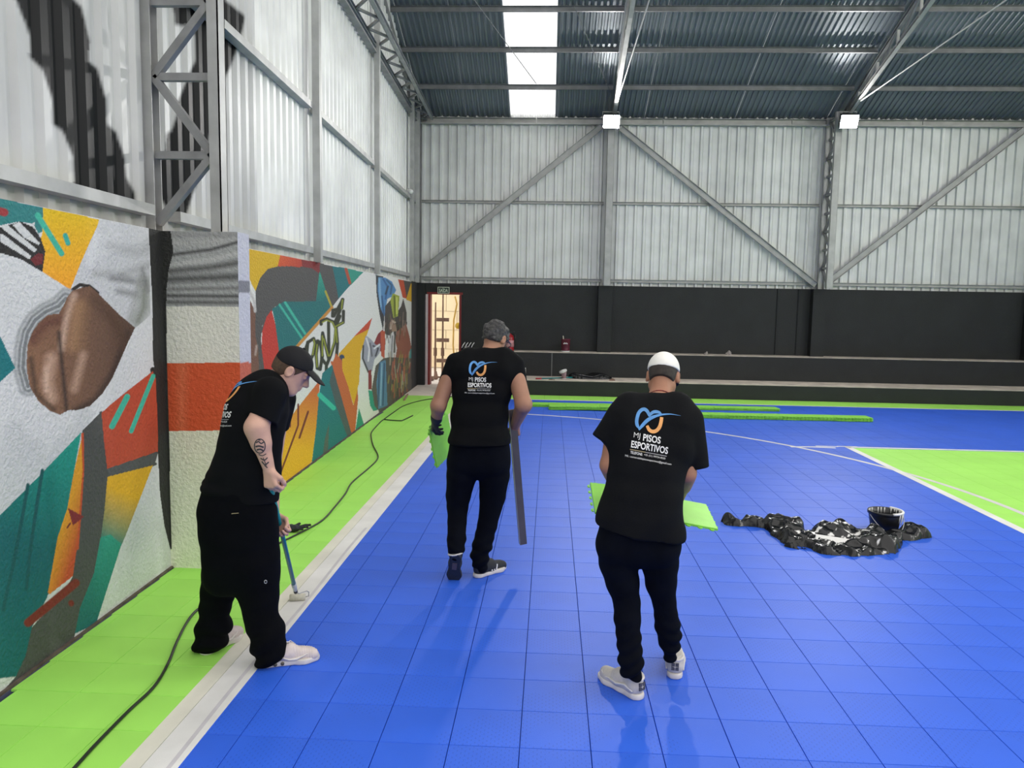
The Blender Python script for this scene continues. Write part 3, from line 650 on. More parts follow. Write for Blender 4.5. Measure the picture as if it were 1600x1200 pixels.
    p.poly(C4([(1195,560),(1240,508),(1265,650),(1325,560),(1342,495),(1368,600),(1372,700),(1355,850),(1190,780)]), (72,66,64))
    p.poly(C4([(1238,512),(1258,455),(1312,478),(1300,640),(1262,655)]), (152,162,62)); p.stroke(C4([(1270,480),(1275,640)]), 1.5, (96,104,40)); p.stroke(C4([(1290,490),(1290,620)]), 1.2, (200,205,110))
    p.poly(C4([(1105,860),(1140,780),(1180,745),(1200,830),(1190,960)]), (132,48,52)); p.poly(C4([(1160,760),(1195,760),(1192,985),(1165,960)]), (182,84,60))
    p.poly(C4([(1232,690),(1270,665),(1298,760),(1250,765)]), (150,122,104)); p.stroke(C4([(1240,740),(1250,680),(1275,690)]), 1.6, (210,190,170)); p.stroke(C4([(1290,700),(1300,760)]), 2, (60,46,42))
    p.poly(C4([(1285,770),(1365,700),(1392,800),(1410,900),(1400,1300),(1270,1300)]), (140,82,66))
    p.poly(C4([(1230,790),(1262,762),(1292,900),(1275,1010),(1232,1090),(1215,950)]), (196,192,192)); p.stroke(C4([(1255,800),(1245,1000)]), 1.4, (140,136,140)); p.stroke(C4([(1275,800),(1270,930)]), 1.6, (90,84,80))
    p.poly(C4([(1400,905),(1425,900),(1425,1350),(1365,1350),(1372,1000)]), (62,140,142))
    p.poly(C4([(1020,870),(1040,795),(1085,830),(1120,870),(1162,880),(1150,940),(1110,990),(1092,1085),(1062,1095),(1012,985)]), (152,152,164))
    for L, c in (([(1020,880),(1015,980),(1060,1090)], (40,38,40)), ([(1045,820),(1070,900),(1060,1000)], (214,212,216)), ([(1100,880),(1140,900),(1120,960)], (60,58,66)), ([(1075,860),(1090,960)], (96,94,104)), ([(1110,900),(1150,870)], (216,216,220))): p.stroke(C4(L), 2, c, .7)
    p.poly(C5([(1085,270),(1120,60),(1180,0),(1230,-10),(1425,0),(1425,230),(1300,330),(1145,440),(1105,400)]), (86,80,74)); p.poly(C5([(1060,100),(1085,90),(1090,250),(1062,250)]), (128,44,48))
    f2 = C5([(1150,30),(1200,10),(1215,380),(1140,410),(1125,200)]); p.poly(f2, (84,122,152))
    for x in (1150, 1170, 1190): p.stroke(C5([(x,40),(x-12,380)]), 1.3, (44,72,100) if x != 1170 else (140,174,196), .7, 1, f2)
    p.poly(C5([(1060,255),(1092,262),(1110,380),(1145,425),(1110,440),(1075,380)]), (40,142,118)); p.poly(C5([(1098,425),(1140,415),(1150,440),(1050,520)]), (212,210,204))
    rr = random.Random(3)
    for k in range(70):
        x = rr.uniform(1215, 1400); y = rr.uniform(-60, 260); c = rr.choice([(150,70,56), (120,110,60), (170,160,140), (92,60,48), (150,140,70), (60,52,48), (178,92,70)])
        p.stroke(C5([(x, y), (x+rr.uniform(-14, 14), y+rr.uniform(40, 110))]), rr.uniform(.7, 1.7), c, .8, .8)
    for k in range(40):
        x = rr.uniform(1195, 1365); y = rr.uniform(600, 800); c = rr.choice([(120,92,80), (60,50,46), (150,130,118), (86,96,70)])
        p.stroke(C4([(x, y), (x+rr.uniform(-10, 10), y+rr.uniform(30, 90))]), rr.uniform(.6, 1.4), c, .8, .7)
    p.poly(C4([(1408,340),(1500,340),(1500,1500),(1408,1500)])+[], (40,41,42))
def painted(name, O3, us, vs, fpaint, base, parent, km=KM):
    """a wall face as a grid of points; O3(u, v) -> points; the mural colours go into a colour attribute"""
    U, Vv = np.meshgrid(us, vs); V = O3(U.ravel(), Vv.ravel()); nu, nv = len(us), len(vs)
    x, y = proj(V); p = Paint(x, y, base); fpaint(p)
    me = bpy.data.meshes.new(name); me.vertices.add(nu*nv); me.vertices.foreach_set('co', V.astype(np.float32).ravel())
    idx = np.arange(nu*nv).reshape(nv, nu); q = np.stack([idx[:-1, :-1], idx[:-1, 1:], idx[1:, 1:], idx[1:, :-1]], -1).reshape(-1, 4)
    me.loops.add(q.size); me.polygons.add(len(q)); me.loops.foreach_set('vertex_index', q.ravel().astype(np.int32))
    me.polygons.foreach_set('loop_start', np.arange(0, q.size, 4, dtype=np.int32)); me.polygons.foreach_set('loop_total', np.full(len(q), 4, np.int32))
    me.update(calc_edges=True); at = me.color_attributes.new('paint', 'FLOAT_COLOR', 'POINT'); c4 = np.ones((nu*nv, 4), np.float32); c4[:, :3] = np.clip(p.c*km, 0, .9)
    at.data.foreach_set('color', c4.ravel()); me.materials.append(STUCCO); me.validate(); return link(name, me, parent)
HW = 2.343
def O_w(u, v): return W0+WT*(u[:, None]-3.4)+np.array([0, 0, 1.0])*v[:, None]
mw = empty('wall_left'); tag(mw, 'low masonry side wall covered by a colourful abstract mural', 'wall', kind='structure')
painted('mural_face', O_w, np.concatenate([np.arange(1.4, 3.2, .03), np.arange(3.2, 5.26, .006)]), np.arange(0, HW+.001, HW/520), paint_near, (208,208,210), mw)
ss = [5.25]
while ss[-1] < 17.75: ss.append(ss[-1]+ss[-1]**2/(1213*2.7)*.75)
painted('mural_face', O_w, np.array(ss), np.arange(0, HW+.001, HW/330), paint_far, (216,214,209), mw)
cap = MB(); cap.bar(WL(1.4, HW-.06, -.1), WL(17.75, HW-.06, -.1), .19, .115); cap.build('wall_coping', CONC, mw)
PX0, PX1, PY0, PY1 = -2.70, -2.115, 5.20, 5.40
def O_p(u, v): return np.stack([u, np.full(len(u), PY0), v], 1)
def O_s(u, v): return np.stack([np.full(len(u), PX1), u, v], 1)
painted('pier_face', O_p, np.arange(PX0, PX1+.001, (PX1-PX0)/120), np.arange(0, HW+.001, HW/520), paint_pier, (205,205,195), mw, KM*1.22)  # front colours raised to make up for the weaker light on this face
painted('pier_face', O_s, np.arange(PY0, PY1+.001, (PY1-PY0)/12), np.arange(0, HW+.001, HW/200), paint_pier_side, (190,190,200), mw)
MB().box((PX0, PY0+.003, 0), (PX1-.003, PY1, HW-.002)).build('pier_core', PALE, mw)
DIRT = mat('dirt_strip', (.10, .075, .06), .9, 0, .4, 12, .4, 60)
dt = MB(); dt.bar(WL(1.4, .006, .008), WL(5.2, .006, .008), .016, .012); dt.bar(WL(5.4, .006, .008), WL(17.7, .006, .008), .016, .012); dt.build('wall_foot_strip', DIRT, mw)

# ------------------------------------------------------------------ lettering
def text_mesh(body, bold=0.0, spacing=1.0):
    cu = bpy.data.curves.new('lettering', 'FONT'); cu.body = body; cu.offset = bold; cu.resolution_u = 3; cu.space_character = spacing
    o = bpy.data.objects.new('lettering', cu); COL.objects.link(o); bpy.context.view_layer.update()
    me = o.evaluated_get(bpy.context.evaluated_depsgraph_get()).to_mesh()
    V = np.array([v.co[:2] for v in me.vertices]); me.calc_loop_triangles(); Fc = [tuple(t.vertices) for t in me.loop_triangles]
    COL.objects.unlink(o); bpy.data.objects.remove(o); bpy.data.curves.remove(cu)
    lo, hi = V.min(0), V.max(0); return (V-lo)/(hi-lo), Fc, lo, hi
V2, F2, _, _ = text_mesh('SAÍDA', .02)
SV = np.stack([s0[0]-.10+V2[:, 0]*.20, np.full(len(V2), s0[1]-.0095), s0[2]-.045+V2[:, 1]*.10], 1)
mesh('sign_lettering', SV, F2, mat('sign_letter', (.66, .74, .60), .5), sg)
# ------------------------------------------------------------------ implicit surfaces for bodies and clothes
class SDF:
    def __init__(s, lo, hi, h):
        s.h = h; s.lo = np.array(lo, float); n = np.ceil((np.array(hi)-s.lo)/h).astype(int)+1
        s.n = n; s.f = np.full(n, .5, np.float32)
    def _box(s, lo, hi):
        a = np.clip(np.floor((np.array(lo)-s.lo)/s.h).astype(int), 0, s.n); b = np.clip(np.ceil((np.array(hi)-s.lo)/s.h).astype(int)+1, 0, s.n)
        if (b <= a).any(): return None
        ax = [(s.lo[k]+s.h*np.arange(a[k], b[k])).astype(np.float32) for k in range(3)]
        X, Y, Z = np.meshgrid(*ax, indexing='ij', sparse=True)
        return tuple(slice(a[k], b[k]) for k in range(3)), X, Y, Z
    def _mix(s, sl, d, k, cut=False):
        g = s.f[sl]
        if cut: d = -d; a = np.maximum(g, d); h = np.clip(k-np.abs(g-d), 0, None)/k; s.f[sl] = a+h*h*k*.25
        else: a = np.minimum(g, d); h = np.clip(k-np.abs(g-d), 0, None)/k; s.f[sl] = a-h*h*k*.25
    def cap(s, p, q, r0, r1=None, k=.02, end=None, cut=False):
        p = np.array(p, float); q = np.array(q, float); r1 = r0 if r1 is None else r1; m = max(r0, r1)+k+.02
        bx = s._box(np.minimum(p, q)-m, np.maximum(p, q)+m)
        if bx is None: return s
        sl, X, Y, Z = bx; d = q-p; L2 = d@d+1e-12
        t = ((X-p[0])*d[0]+(Y-p[1])*d[1]+(Z-p[2])*d[2])/L2; tc = np.clip(t, 0, 1)
        D = np.sqrt((X-p[0]-tc*d[0])**2+(Y-p[1]-tc*d[1])**2+(Z-p[2]-tc*d[2])**2)-(r0+(r1-r0)*tc)
        if end is not None: D = np.maximum(D, ((X-q[0])*end[0]+(Y-q[1])*end[1]+(Z-q[2])*end[2]))
        s._mix(sl, D.astype(np.float32), k, cut); return s
    def ell(s, c, R, r, k=.02, cut=False):
        """ellipsoid: R rows are its axes, r its half sizes"""
        c = np.array(c, float); r = np.array(r, float); R = np.array(R, float); ext = np.sqrt(((R*r[:, None])**2).sum(0))+k+.015
        bx = s._box(c-ext, c+ext)
        if bx is None: return s
        sl, X, Y, Z = bx; q = [((X-c[0])*R[i, 0]+(Y-c[1])*R[i, 1]+(Z-c[2])*R[i, 2])/r[i] for i in range(3)]
        k0 = np.sqrt(q[0]**2+q[1]**2+q[2]**2); k1 = np.sqrt((q[0]/r[0])**2+(q[1]/r[1])**2+(q[2]/r[2])**2)+1e-6
        s._mix(sl, (k0*(k0-1)/k1).astype(np.float32), k, cut); return s
    def half(s, c, n, k=.006):
        """keep only the side of the plane through c towards -n"""
        n = np.array(n, float)/np.linalg.norm(n); sl, X, Y, Z = s._box(s.lo, s.lo+s.h*s.n)
        D = ((X-c[0])*n[0]+(Y-c[1])*n[1]+(Z-c[2])*n[2]).astype(np.float32)
        s.f = np.maximum(s.f, D); return s
    def mesh(s, relax=1):
        f = s.f; n = f.shape; ins = f < 0
        c8 = [ins[i:n[0]-1+i, j:n[1]-1+j, k:n[2]-1+k] for i in (0, 1) for j in (0, 1) for k in (0, 1)]
        allv = c8[0].copy(); anyv = c8[0].copy()
        for c in c8[1:]: allv &= c; anyv |= c
        act = anyv & ~allv; I = np.stack(np.nonzero(act), 1); idx = np.full(act.shape, -1, np.int32); idx[tuple(I.T)] = np.arange(len(I))
        val = {(i, j, k): f[I[:, 0]+i, I[:, 1]+j, I[:, 2]+k] for i in (0, 1) for j in (0, 1) for k in (0, 1)}
        S = np.zeros((len(I), 3)); C = np.zeros(len(I))
        for a in val:
            for ax in range(3):
                if a[ax]: continue
                b = list(a); b[ax] = 1; b = tuple(b); fa, fb = val[a], val[b]; m = (fa < 0) != (fb < 0)
                t = np.where(m, fa/np.where(m, fa-fb, 1), 0); p = np.array(a, float)[None]+np.zeros((len(I), 1)); p[:, ax] += t
                S += p*m[:, None]; C += m
        V = s.lo+s.h*(I+S/C[:, None]); Q = []
        for ax in range(3):
            o = [(0, 1, 2), (1, 2, 0), (2, 0, 1)][ax]; A = np.moveaxis(ins, o, (0, 1, 2)); D = np.moveaxis(idx, o, (0, 1, 2))
            e = A[:-1, 1:-1, 1:-1] != A[1:, 1:-1, 1:-1]; w = np.stack(np.nonzero(e), 1); fl = A[w[:, 0], w[:, 1]+1, w[:, 2]+1]
            q = np.stack([D[w[:, 0], w[:, 1]+i, w[:, 2]+j] for i, j in ((0, 0), (1, 0), (1, 1), (0, 1))], 1)
            q[~fl] = q[~fl][:, ::-1]; Q.append(q)
        Q = np.concatenate(Q); Q = Q[(Q >= 0).all(1)]
        for _ in range(relax):
            acc = np.zeros_like(V); cnt = np.zeros(len(V))
            for a, b in ((0, 1), (1, 2), (2, 3), (3, 0)):
                np.add.at(acc, Q[:, a], V[Q[:, b]]); np.add.at(acc, Q[:, b], V[Q[:, a]]); np.add.at(cnt, Q[:, a], 1); np.add.at(cnt, Q[:, b], 1)
            V = .5*V+.5*acc/np.maximum(cnt, 1)[:, None]
        return V, Q
def normals(V, Q):
    n = np.cross(V[Q[:, 2]]-V[Q[:, 0]], V[Q[:, 3]]-V[Q[:, 1]]); N = np.zeros_like(V)
    for k in range(4): np.add.at(N, Q[:, k], n)
    return N/(np.linalg.norm(N, axis=1)[:, None]+1e-12)
def wav(V, f, seed, axis_scale=(1, 1, 1)):
    """smooth wavy field in about -1..1"""
    r = np.random.default_rng(seed); o = np.zeros(len(V)); W = V*np.array(axis_scale)
    for k in range(7):
        d = r.normal(size=3); d /= np.linalg.norm(d); e = r.normal(size=3); e /= np.linalg.norm(e)
        ff = f*r.uniform(.6, 1.6); o += np.sin(W@d*ff+r.uniform(0, 6.28)+1.3*np.sin(W@e*ff*.6+r.uniform(0, 6.28)))
    return o/3.5
def qmesh(name, V, Q, m, parent=None, smooth=True):
    off = wloc(parent) if parent is not None else np.zeros(3)
    me = bpy.data.meshes.new(name); me.vertices.add(len(V)); me.vertices.foreach_set('co', (V-off).astype(np.float32).ravel())
    me.loops.add(Q.size); me.polygons.add(len(Q)); me.loops.foreach_set('vertex_index', Q.ravel().astype(np.int32))
    me.polygons.foreach_set('loop_start', np.arange(0, Q.size, Q.shape[1], dtype=np.int32)); me.polygons.foreach_set('loop_total', np.full(len(Q), Q.shape[1], np.int32))
    me.materials.append(m); me.update(calc_edges=True); me.validate()
    if smooth: me.shade_smooth()
    return link(name, me, parent)
def rowpts(rows, inset=0.0):
    """rows (y, xl, xr, Y, t, spread): nodes of radius t that fill the width xl..xr of the photo at depth Y"""
    out = []
    for y, xl, xr, Y, t, sp in rows:
        m = pxm(Y); r = min(t, (xr-xl)/2/m); a = xl+r*m; b = xr-r*m
        L = []
        for x in ((a, b) if b-a > 1 else ((a+b)/2,)*2):
            for e in ((-sp, sp) if sp else (0,)): L.append(P(x, y, Y+e))
        out.append((L, max(r-inset, .02)))
    return out
def slab(S, rows, k=.04, inset=0.0):
    R = rowpts(rows, inset)
    for (A, ra), (B, rb) in zip(R[:-1], R[1:]):
        for p, q in zip(A, B): S.cap(p, q, ra, rb, k)
        n = len(A)//2
        for i in range(n): S.cap(A[i], A[n+i], ra, ra, k); S.cap((A[i]+A[n+i])/2, (B[i]+B[n+i])/2, ra, rb, k)
    A, ra = R[-1]; n = len(A)//2
    for i in range(n): S.cap(A[i], A[n+i], ra, ra, k)
def chain(S, rows, k=.02, inset=0.0):
    """rows (y, xl, xr, Y): a limb whose outline in the photo runs from xl to xr"""
    N = [(P((xl+xr)/2, y, Y), max((xr-xl)/2/pxm(Y)-inset, .02)) for y, xl, xr, Y in rows]
    for (p, a), (q, b) in zip(N[:-1], N[1:]): S.cap(p, q, a, b, k)
    return N
def frame(f, up=(0, 0, 1)):
    f = np.array(f, float); f /= np.linalg.norm(f); u = np.array(up, float)-f*np.dot(up, f); u /= np.linalg.norm(u)
    return np.array([np.cross(f, u), f, u])                      # rows: right, forward, up
def head(S, c, R, s=.92, neck=None):
    g = lambda x, y, z: np.array(c)+s*(R[0]*x+R[1]*y+R[2]*z)
    S.ell(g(0, -.012, .03), R, np.array([.077, .097, .093])*s, .02)
    S.ell(g(0, .035, -.045), R, np.array([.058, .060, .075])*s, .03); S.cap(g(-.02, .062, -.098), g(.02, .062, -.098), .024*s, None, .025)
    S.cap(g(-.05, .0, -.06), g(-.03, .06, -.10), .022*s, .02*s, .03); S.cap(g(.05, .0, -.06), g(.03, .06, -.10), .022*s, .02*s, .03)
    for q in (-1, 1):
        S.ell(g(q*.031, .103, .004), R, np.array([.015, .011, .009])*s, .012, True)
        S.ell(g(q*.031, .084, .003), R, np.array([.013, .011, .010])*s, .006)
        S.cap(g(q*.014, .094, .022), g(q*.045, .082, .022), .009*s, .007*s, .012)
        S.ell(g(q*.083, -.008, -.008), np.array([R[0]*.94+q*R[1]*-.34, R[1]*.94+q*R[0]*.34, R[2]]), np.array([.011, .024, .034])*s, .006)
        S.ell(g(q*.093, -.004, -.006), R, np.array([.006, .013, .020])*s, .006, True)
    S.cap(g(0, .095, .008), g(0, .115, -.032), .009*s, .013*s, .012)
    S.cap(g(-.011, .103, -.036), g(.011, .103, -.036), .010*s, None, .01)
    S.cap(g(-.018, .093, -.058), g(.018, .093, -.058), .008*s, None, .008); S.cap(g(-.014, .092, -.071), g(.014, .092, -.071), .008*s, None, .008)
    if neck is not None: S.cap(g(0, -.022, -.05), neck, .056*s, .060*s, .03)
    return g
def hand(S, w, d, n, th, curl=(.9, 1.0, .7), s=.95, spread=.05):
    """w wrist, d towards the knuckles, n the side the palm faces, th +1/-1 which side the thumb sits"""
    d = np.array(d, float); d /= np.linalg.norm(d); n = np.array(n, float); n -= d*(n@d); n /= np.linalg.norm(n); l = np.cross(d, n)*th
    ends = []
    for i in range(4):
        kn = w+s*(d*(.088-.006*abs(i-1.2))+l*(.030-.0205*i)); S.cap(w+s*(d*.012+l*(.012-.010*i)), kn, .0165*s, .0125*s, .012)
        ln = [(.044, .026, .021), (.048, .030, .022), (.044, .027, .021), (.034, .021, .018)][i]; a = 0; p = kn
        dd = d+l*spread*(1.2-i)*.6
        for j in range(3):
            a += curl[j]; v = dd*math.cos(a)+n*math.sin(a); q = p+s*ln[j]*v/np.linalg.norm(v); S.cap(p, q, (.0102-.001*j)*s, (.0094-.001*j)*s, .004); p = q
        ends.append(p)
    p = w+s*(d*.022+l*.022); q = w+s*(d*.052+l*.046+n*.018); S.cap(p, q, .017*s, .0125*s, .012)
    r = q+s*(d*.026+n*.026-l*.004); S.cap(q, r, .0115*s, .0105*s, .006); t = r+s*(d*.012+n*.020-l*.016); S.cap(r, t, .0105*s, .0085*s, .005)
    return ends
def shoe(person, heel, toe, up, mu, ms, L=.285, detail=None, h=.004):
    """upper and sole; heel and toe are points under the foot"""
    f = np.array(toe, float)-np.array(heel, float); R = frame(f, up); c = np.array(heel, float); g = lambda x, y, z: c+R[0]*x+R[1]*y*L/.285+R[2]*z
    lo = np.min([g(a, b, e) for a in (-.08, .08) for b in (-.03, .31) for e in (-.02, .18)], 0); hi = np.max([g(a, b, e) for a in (-.08, .08) for b in (-.03, .31) for e in (-.02, .18)], 0)
    S = SDF(lo, hi, h)
    S.cap(g(0, .042, .05), g(0, .13, .052), .040, .042, .02); S.cap(g(0, .13, .05), g(0, .225, .036), .044, .036, .02); S.cap(g(-.01, .20, .034), g(.012, .248, .034), .032, .030, .02)
    S.cap(g(0, .045, .06), g(0, .052, .105), .042, .040, .02); S.cap(g(0, .09, .085), g(0, .14, .075), .034, .030, .02); S.cap(g(0, .012, .07), g(0, .016, .10), .016, .014, .02)
    S.half(g(0, 0, .112)+R[1]*.0, R[2]-R[1]*.25); S.half(g(0, 0, .018), -R[2])
    V, Q = S.mesh(1); N = normals(V, Q); loc = (V-c)@R.T
    if detail == 'mesh': V = V+N*(.0012*np.sin(loc[:, 1]*520)*((loc[:, 1] > .16) & (loc[:, 2] > .03)))[:, None]
    up_ = qmesh('shoe', V, Q, mu, person)
    S = SDF(lo, hi, h)
    S.cap(g(0, .034, .014), g(0, .12, .014), .040, .037, .02); S.cap(g(0, .12, .014), g(.004, .205, .014), .037, .049, .02); S.cap(g(.004, .205, .014), g(.003, .25, .016), .049, .034, .02)
    S.half(g(0, 0, .030), R[2]); S.half(g(0, 0, 0), -R[2])
    V, Q = S.mesh(1); qmesh('sole', V, Q, ms, up_)
    return up_, g, R
def prim(o, name, mb, m, smooth=True): return mb.build(name, m, o, smooth)
# ------------------------------------------------------------------ people: materials
SKIN_L = mat('skin_light', (.56, .33, .25), .55, 0, .06, 18, .12, 180, spec=.4)
SKIN_M = mat('skin_tan', (.34, .17, .108), .55, 0, .08, 18, .12, 180, spec=.4)
SKIN_D = mat('skin_brown', (.33, .155, .095), .55, 0, .08, 18, .12, 180, spec=.4)
TEE = mat('black_cotton', (.0026, .0029, .0038), .85, 0, .15, 12, .35, 400, spec=.13)
TEE2 = mat('black_cotton_worn', (.0036, .004, .0052), .85, 0, .15, 12, .35, 400, spec=.13)
PANT = mat('black_trouser_cloth', (.0014, .0017, .0028), .9, 0, .2, 10, .3, 300, spec=.1)
JEAN = mat('dark_navy_denim', (.0016, .0024, .0055), .9, 0, .25, 14, .3, 350, spec=.1)
RUBW = mat('white_rubber', (.62, .58, .54), .55, 0, .1, 20, .1, 100)
RUBG = mat('grey_white_leather', (.50, .47, .43), .55, 0, .12, 22, .2, 120)
SHOEP = mat('pale_pink_mesh', (.60, .52, .49), .6, 0, .12, 25, .3, 260)
DARKF = mat('dark_knit', (.012, .014, .018), .7, 0, .2, 30, .3, 300)
HAIRB = mat('short_brown_hair', (.085, .048, .026), .7, 0, .3, 60, .6, 500)
HAIRG = mat('greying_hair', (.05, .048, .047), .6, 0, .9, 55, .8, 260)
HAIRD = mat('cropped_dark_hair', (.030, .022, .018), .75, 0, .4, 60, .6, 500)
CAPB = mat('black_cap_cloth', (.007, .007, .009), .8, 0, .2, 15, .3, 350, spec=.3)
CAPW = mat('white_cap_cloth', (.80, .78, .74), .8, 0, .05, 15, .25, 350, spec=.3)
PW = mat('print_white', (.75, .74, .73), .7, 0, .06, 30); PG = mat('print_grey', (.28, .27, .28), .7, 0, .06, 30)
PB = mat('print_blue', (.075, .24, .52), .6, 0, .25, 14); PO = mat('print_orange', (.72, .33, .10), .6, 0, .15, 14); PTAN = mat('print_tan', (.36, .29, .16), .7)
INK = mat('tattoo_ink', (.035, .032, .036), .6, 0, .2, 30)

# ------------------------------------------------------------------ the shirt print
PC = lambda x, y: (900+x/6.667, 620+y/6.667)                  # zoomed crop of the right-hand man's back
O3_, U3_, V3_ = np.array(PC(572, 527)), np.array([57.4, 10.8]), np.array([-6.2, 58.0])
M3i = np.linalg.inv(np.stack([U3_, V3_], 1))
def canon(x, y): return M3i@(np.array(PC(x, y))-O3_)
def ribbon(pts, w):
    pts = np.array(pts, float); n = 5; t = np.arange(len(pts)); tt = np.linspace(0, len(pts)-1, (len(pts)-1)*n+1)
    def cr(a):
        b = np.concatenate([[2*a[0]-a[1]], a, [2*a[-1]-a[-2]]]); o = []
        for s in tt:
            i = min(int(s), len(a)-2); u = s-i; p0, p1, p2, p3 = b[i:i+4]
            o.append(.5*(2*p1+(p2-p0)*u+(2*p0-5*p1+4*p2-p3)*u*u+(3*p1-p0-3*p2+p3)*u**3))
        return np.array(o)
    q = np.stack([cr(pts[:, 0]), cr(pts[:, 1])], 1); ww = np.interp(tt, t, w)/2; d = np.gradient(q, axis=0); d /= np.linalg.norm(d, axis=1)[:, None]
    nn = np.stack([-d[:, 1], d[:, 0]], 1); k = len(q); A = [q+nn*(ww*e)[:, None] for e in (1, .33, -.33, -1)]
    V = np.concatenate(A); Fc = [(a*k+i, a*k+i+1, (a+1)*k+i+1, (a+1)*k+i) for a in range(3) for i in range(k-1)]
    return V, Fc
def print_pieces():
    out = []
    R = lambda pts, w, m, nm: out.append((nm, m, *(lambda V, Fc: (np.array([canon(*v) for v in V]), Fc))(*ribbon(pts, w))))
    R([(664,338),(640,300),(632,262),(638,215),(655,165),(685,135),(716,130),(742,150),(760,182),(770,205)], [10, 34, 36, 36, 36, 36, 36, 34, 32, 22], PB, 'logo_stroke')
    R([(756,205),(778,180),(805,160),(838,156),(868,164),(896,186)], [14, 30, 34, 34, 28, 8], PB, 'logo_stroke')
    R([(655,345),(690,300),(740,248),(800,212),(880,188),(980,180),(1092,197)], [16, 34, 38, 34, 20, 10, 2], PB, 'logo_swoosh')
    R([(893,212),(886,262),(870,315),(838,352),(798,362),(762,342),(740,300)], [34, 36, 38, 38, 38, 36, 28], PO, 'logo_hook')
    def tx(s, u0, u1, v, h, m, bold, nm, desc=0):
        V, Fc, lo, hi = text_mesh(s, bold); W = np.stack([u0+V[:, 0]*(u1-u0), v+desc-V[:, 1]*(h+desc)], 1); out.append((nm, m, W, Fc))
    tx('MJ', .045, .215, -.235, .185, PW, -.012, 'print_lettering'); tx('PISOS', .30, .775, -.235, .19, PW, .022, 'print_lettering')
    tx('ESPORTIVOS', 0, 1, 0, .19, PW, .022, 'print_lettering')
    def rect(u0, u1, v0, v1, m, n=8):
        us = np.linspace(u0, u1, n); V = np.array([(u, v) for u in us for v in (v0, v1)]); out.append(('print_rule', m, V, [(2*i, 2*i+1, 2*i+3, 2*i+2) for i in range(n-1)]))
    rect(-.02, .40, .045, .066, PTAN); rect(.40, .98, .045, .066, PG)
    tx('TELEFONE:', 0, .33, .165, .072, PW, .012, 'print_lettering'); tx('+55 (51) 99724-0520', .37, .95, .165, .066, PW, -.002, 'print_lettering')
    tx('ME.: comercialdepisosesportivos@gmail.com', -.13, 1.13, .268, .054, PW, 0, 'print_lettering', .016)
    return out
def put_print(shirt, fn_ray):
    """lay the flat print onto the shirt: each print point follows a line to the cloth"""
    me = shirt.data; off = wloc(shirt)
    bv = BVHTree.FromPolygons([tuple(np.array(v.co)+off) for v in me.vertices], [tuple(p.vertices) for p in me.polygons])
    for nm, m, W, Fc in print_pieces():
        V = []; ok = []
        for u, v in W:
            o, d = fn_ray(u, v); d = d/np.linalg.norm(d); h = bv.ray_cast(Vector(o), Vector(d))
            if h[0] is None: V.append((0, 0, 0)); ok.append(False)
            else: V.append(np.array(h[0])-d*.0022); ok.append(True)
        Fc = [f for f in Fc if all(ok[i] for i in f)]
        if not Fc: continue
        used = sorted({i for f in Fc for i in f}); mp = {i: k for k, i in enumerate(used)}
        V = np.array([V[i] for i in used]); Fc = [tuple(mp[i] for i in f) for f in Fc]
        mesh(nm, V, Fc, m, shirt)
# ------------------------------------------------------------------ people
HB, HC = .0042, .0055                                         # grid steps: body, clothes
def bounds(pts, m): pts = np.array(pts); return pts.min(0)-m, pts.max(0)+m
def hair_mesh(person, g, R, s, m, front=.02, low=-.06, thick=.006, wave=0, seed=1, name='hair'):
    c = g(0, 0, 0); S = SDF(c-.17, c+.17, .0038)
    S.ell(g(0, -.012, .03), R, np.array([.077, .097, .093])*s+thick, .02); S.ell(g(0, -.045, -.03), R, np.array([.062, .055, .06])*s+thick*.2, .03)
    S.half(g(0, 0, low), -R[2]-R[1]*.15, .01)
    S.half(g(0, front, 0), R[1]-R[2]*.75, .01)
    for q in (-1, 1): S.ell(g(q*.082, .0, -.012), R, np.array([.03, .024, .034])*s, .006, True)
    V, Q = S.mesh(1); N = normals(V, Q)
    if wave: V = V+N*(wave*wav(V, 70, seed)+wave*.5*wav(V, 160, seed+5))[:, None]
    return qmesh(name, V, Q, m, person)
def cap_mesh(person, g, R, s, m, mb_, rim=(.045, .0), bk=.0):
    c = g(0, 0, 0); S = SDF(c-.17, c+.17, .004)
    S.ell(g(0, -.008, .036), R, np.array([.087, .107, .098])*s, .02)
    f0, b0 = g(0, .10, rim[0]), g(0, -.11, rim[1]); n = np.cross(f0-b0, R[0]); n = -n if n@R[2] > 0 else n
    S.half(b0, n)
    V, Q = S.mesh(1); cp = qmesh('cap', V, Q, m, person)
    S = SDF(c-.30, c+.30, .0042); q = []
    S.ell(g(0, .118, rim[0]-.002), np.array([R[0], R[1]*.97-R[2]*.24, R[2]*.97+R[1]*.24]), np.array([.078, .085, .0085])*s, .01)
    S.ell(g(0, .11, rim[0]-.085), R, np.array([.10, .14, .078])*s, .004, True) if False else None
    S.half(g(0, .07, 0), -R[1]); V, Q = S.mesh(1)
    d = (V-c)@R[0]; V = V-R[2][None]*(d*d*3.2)[:, None]
    qmesh('brim', V, Q, mb_, cp)
    MB().lathe(g(0, -.008, .036+.098*s/.92), [(.009, -.002), (.007, .004), (0, .005)], 8, R[2]).build('button', m, cp, True)
    return cp

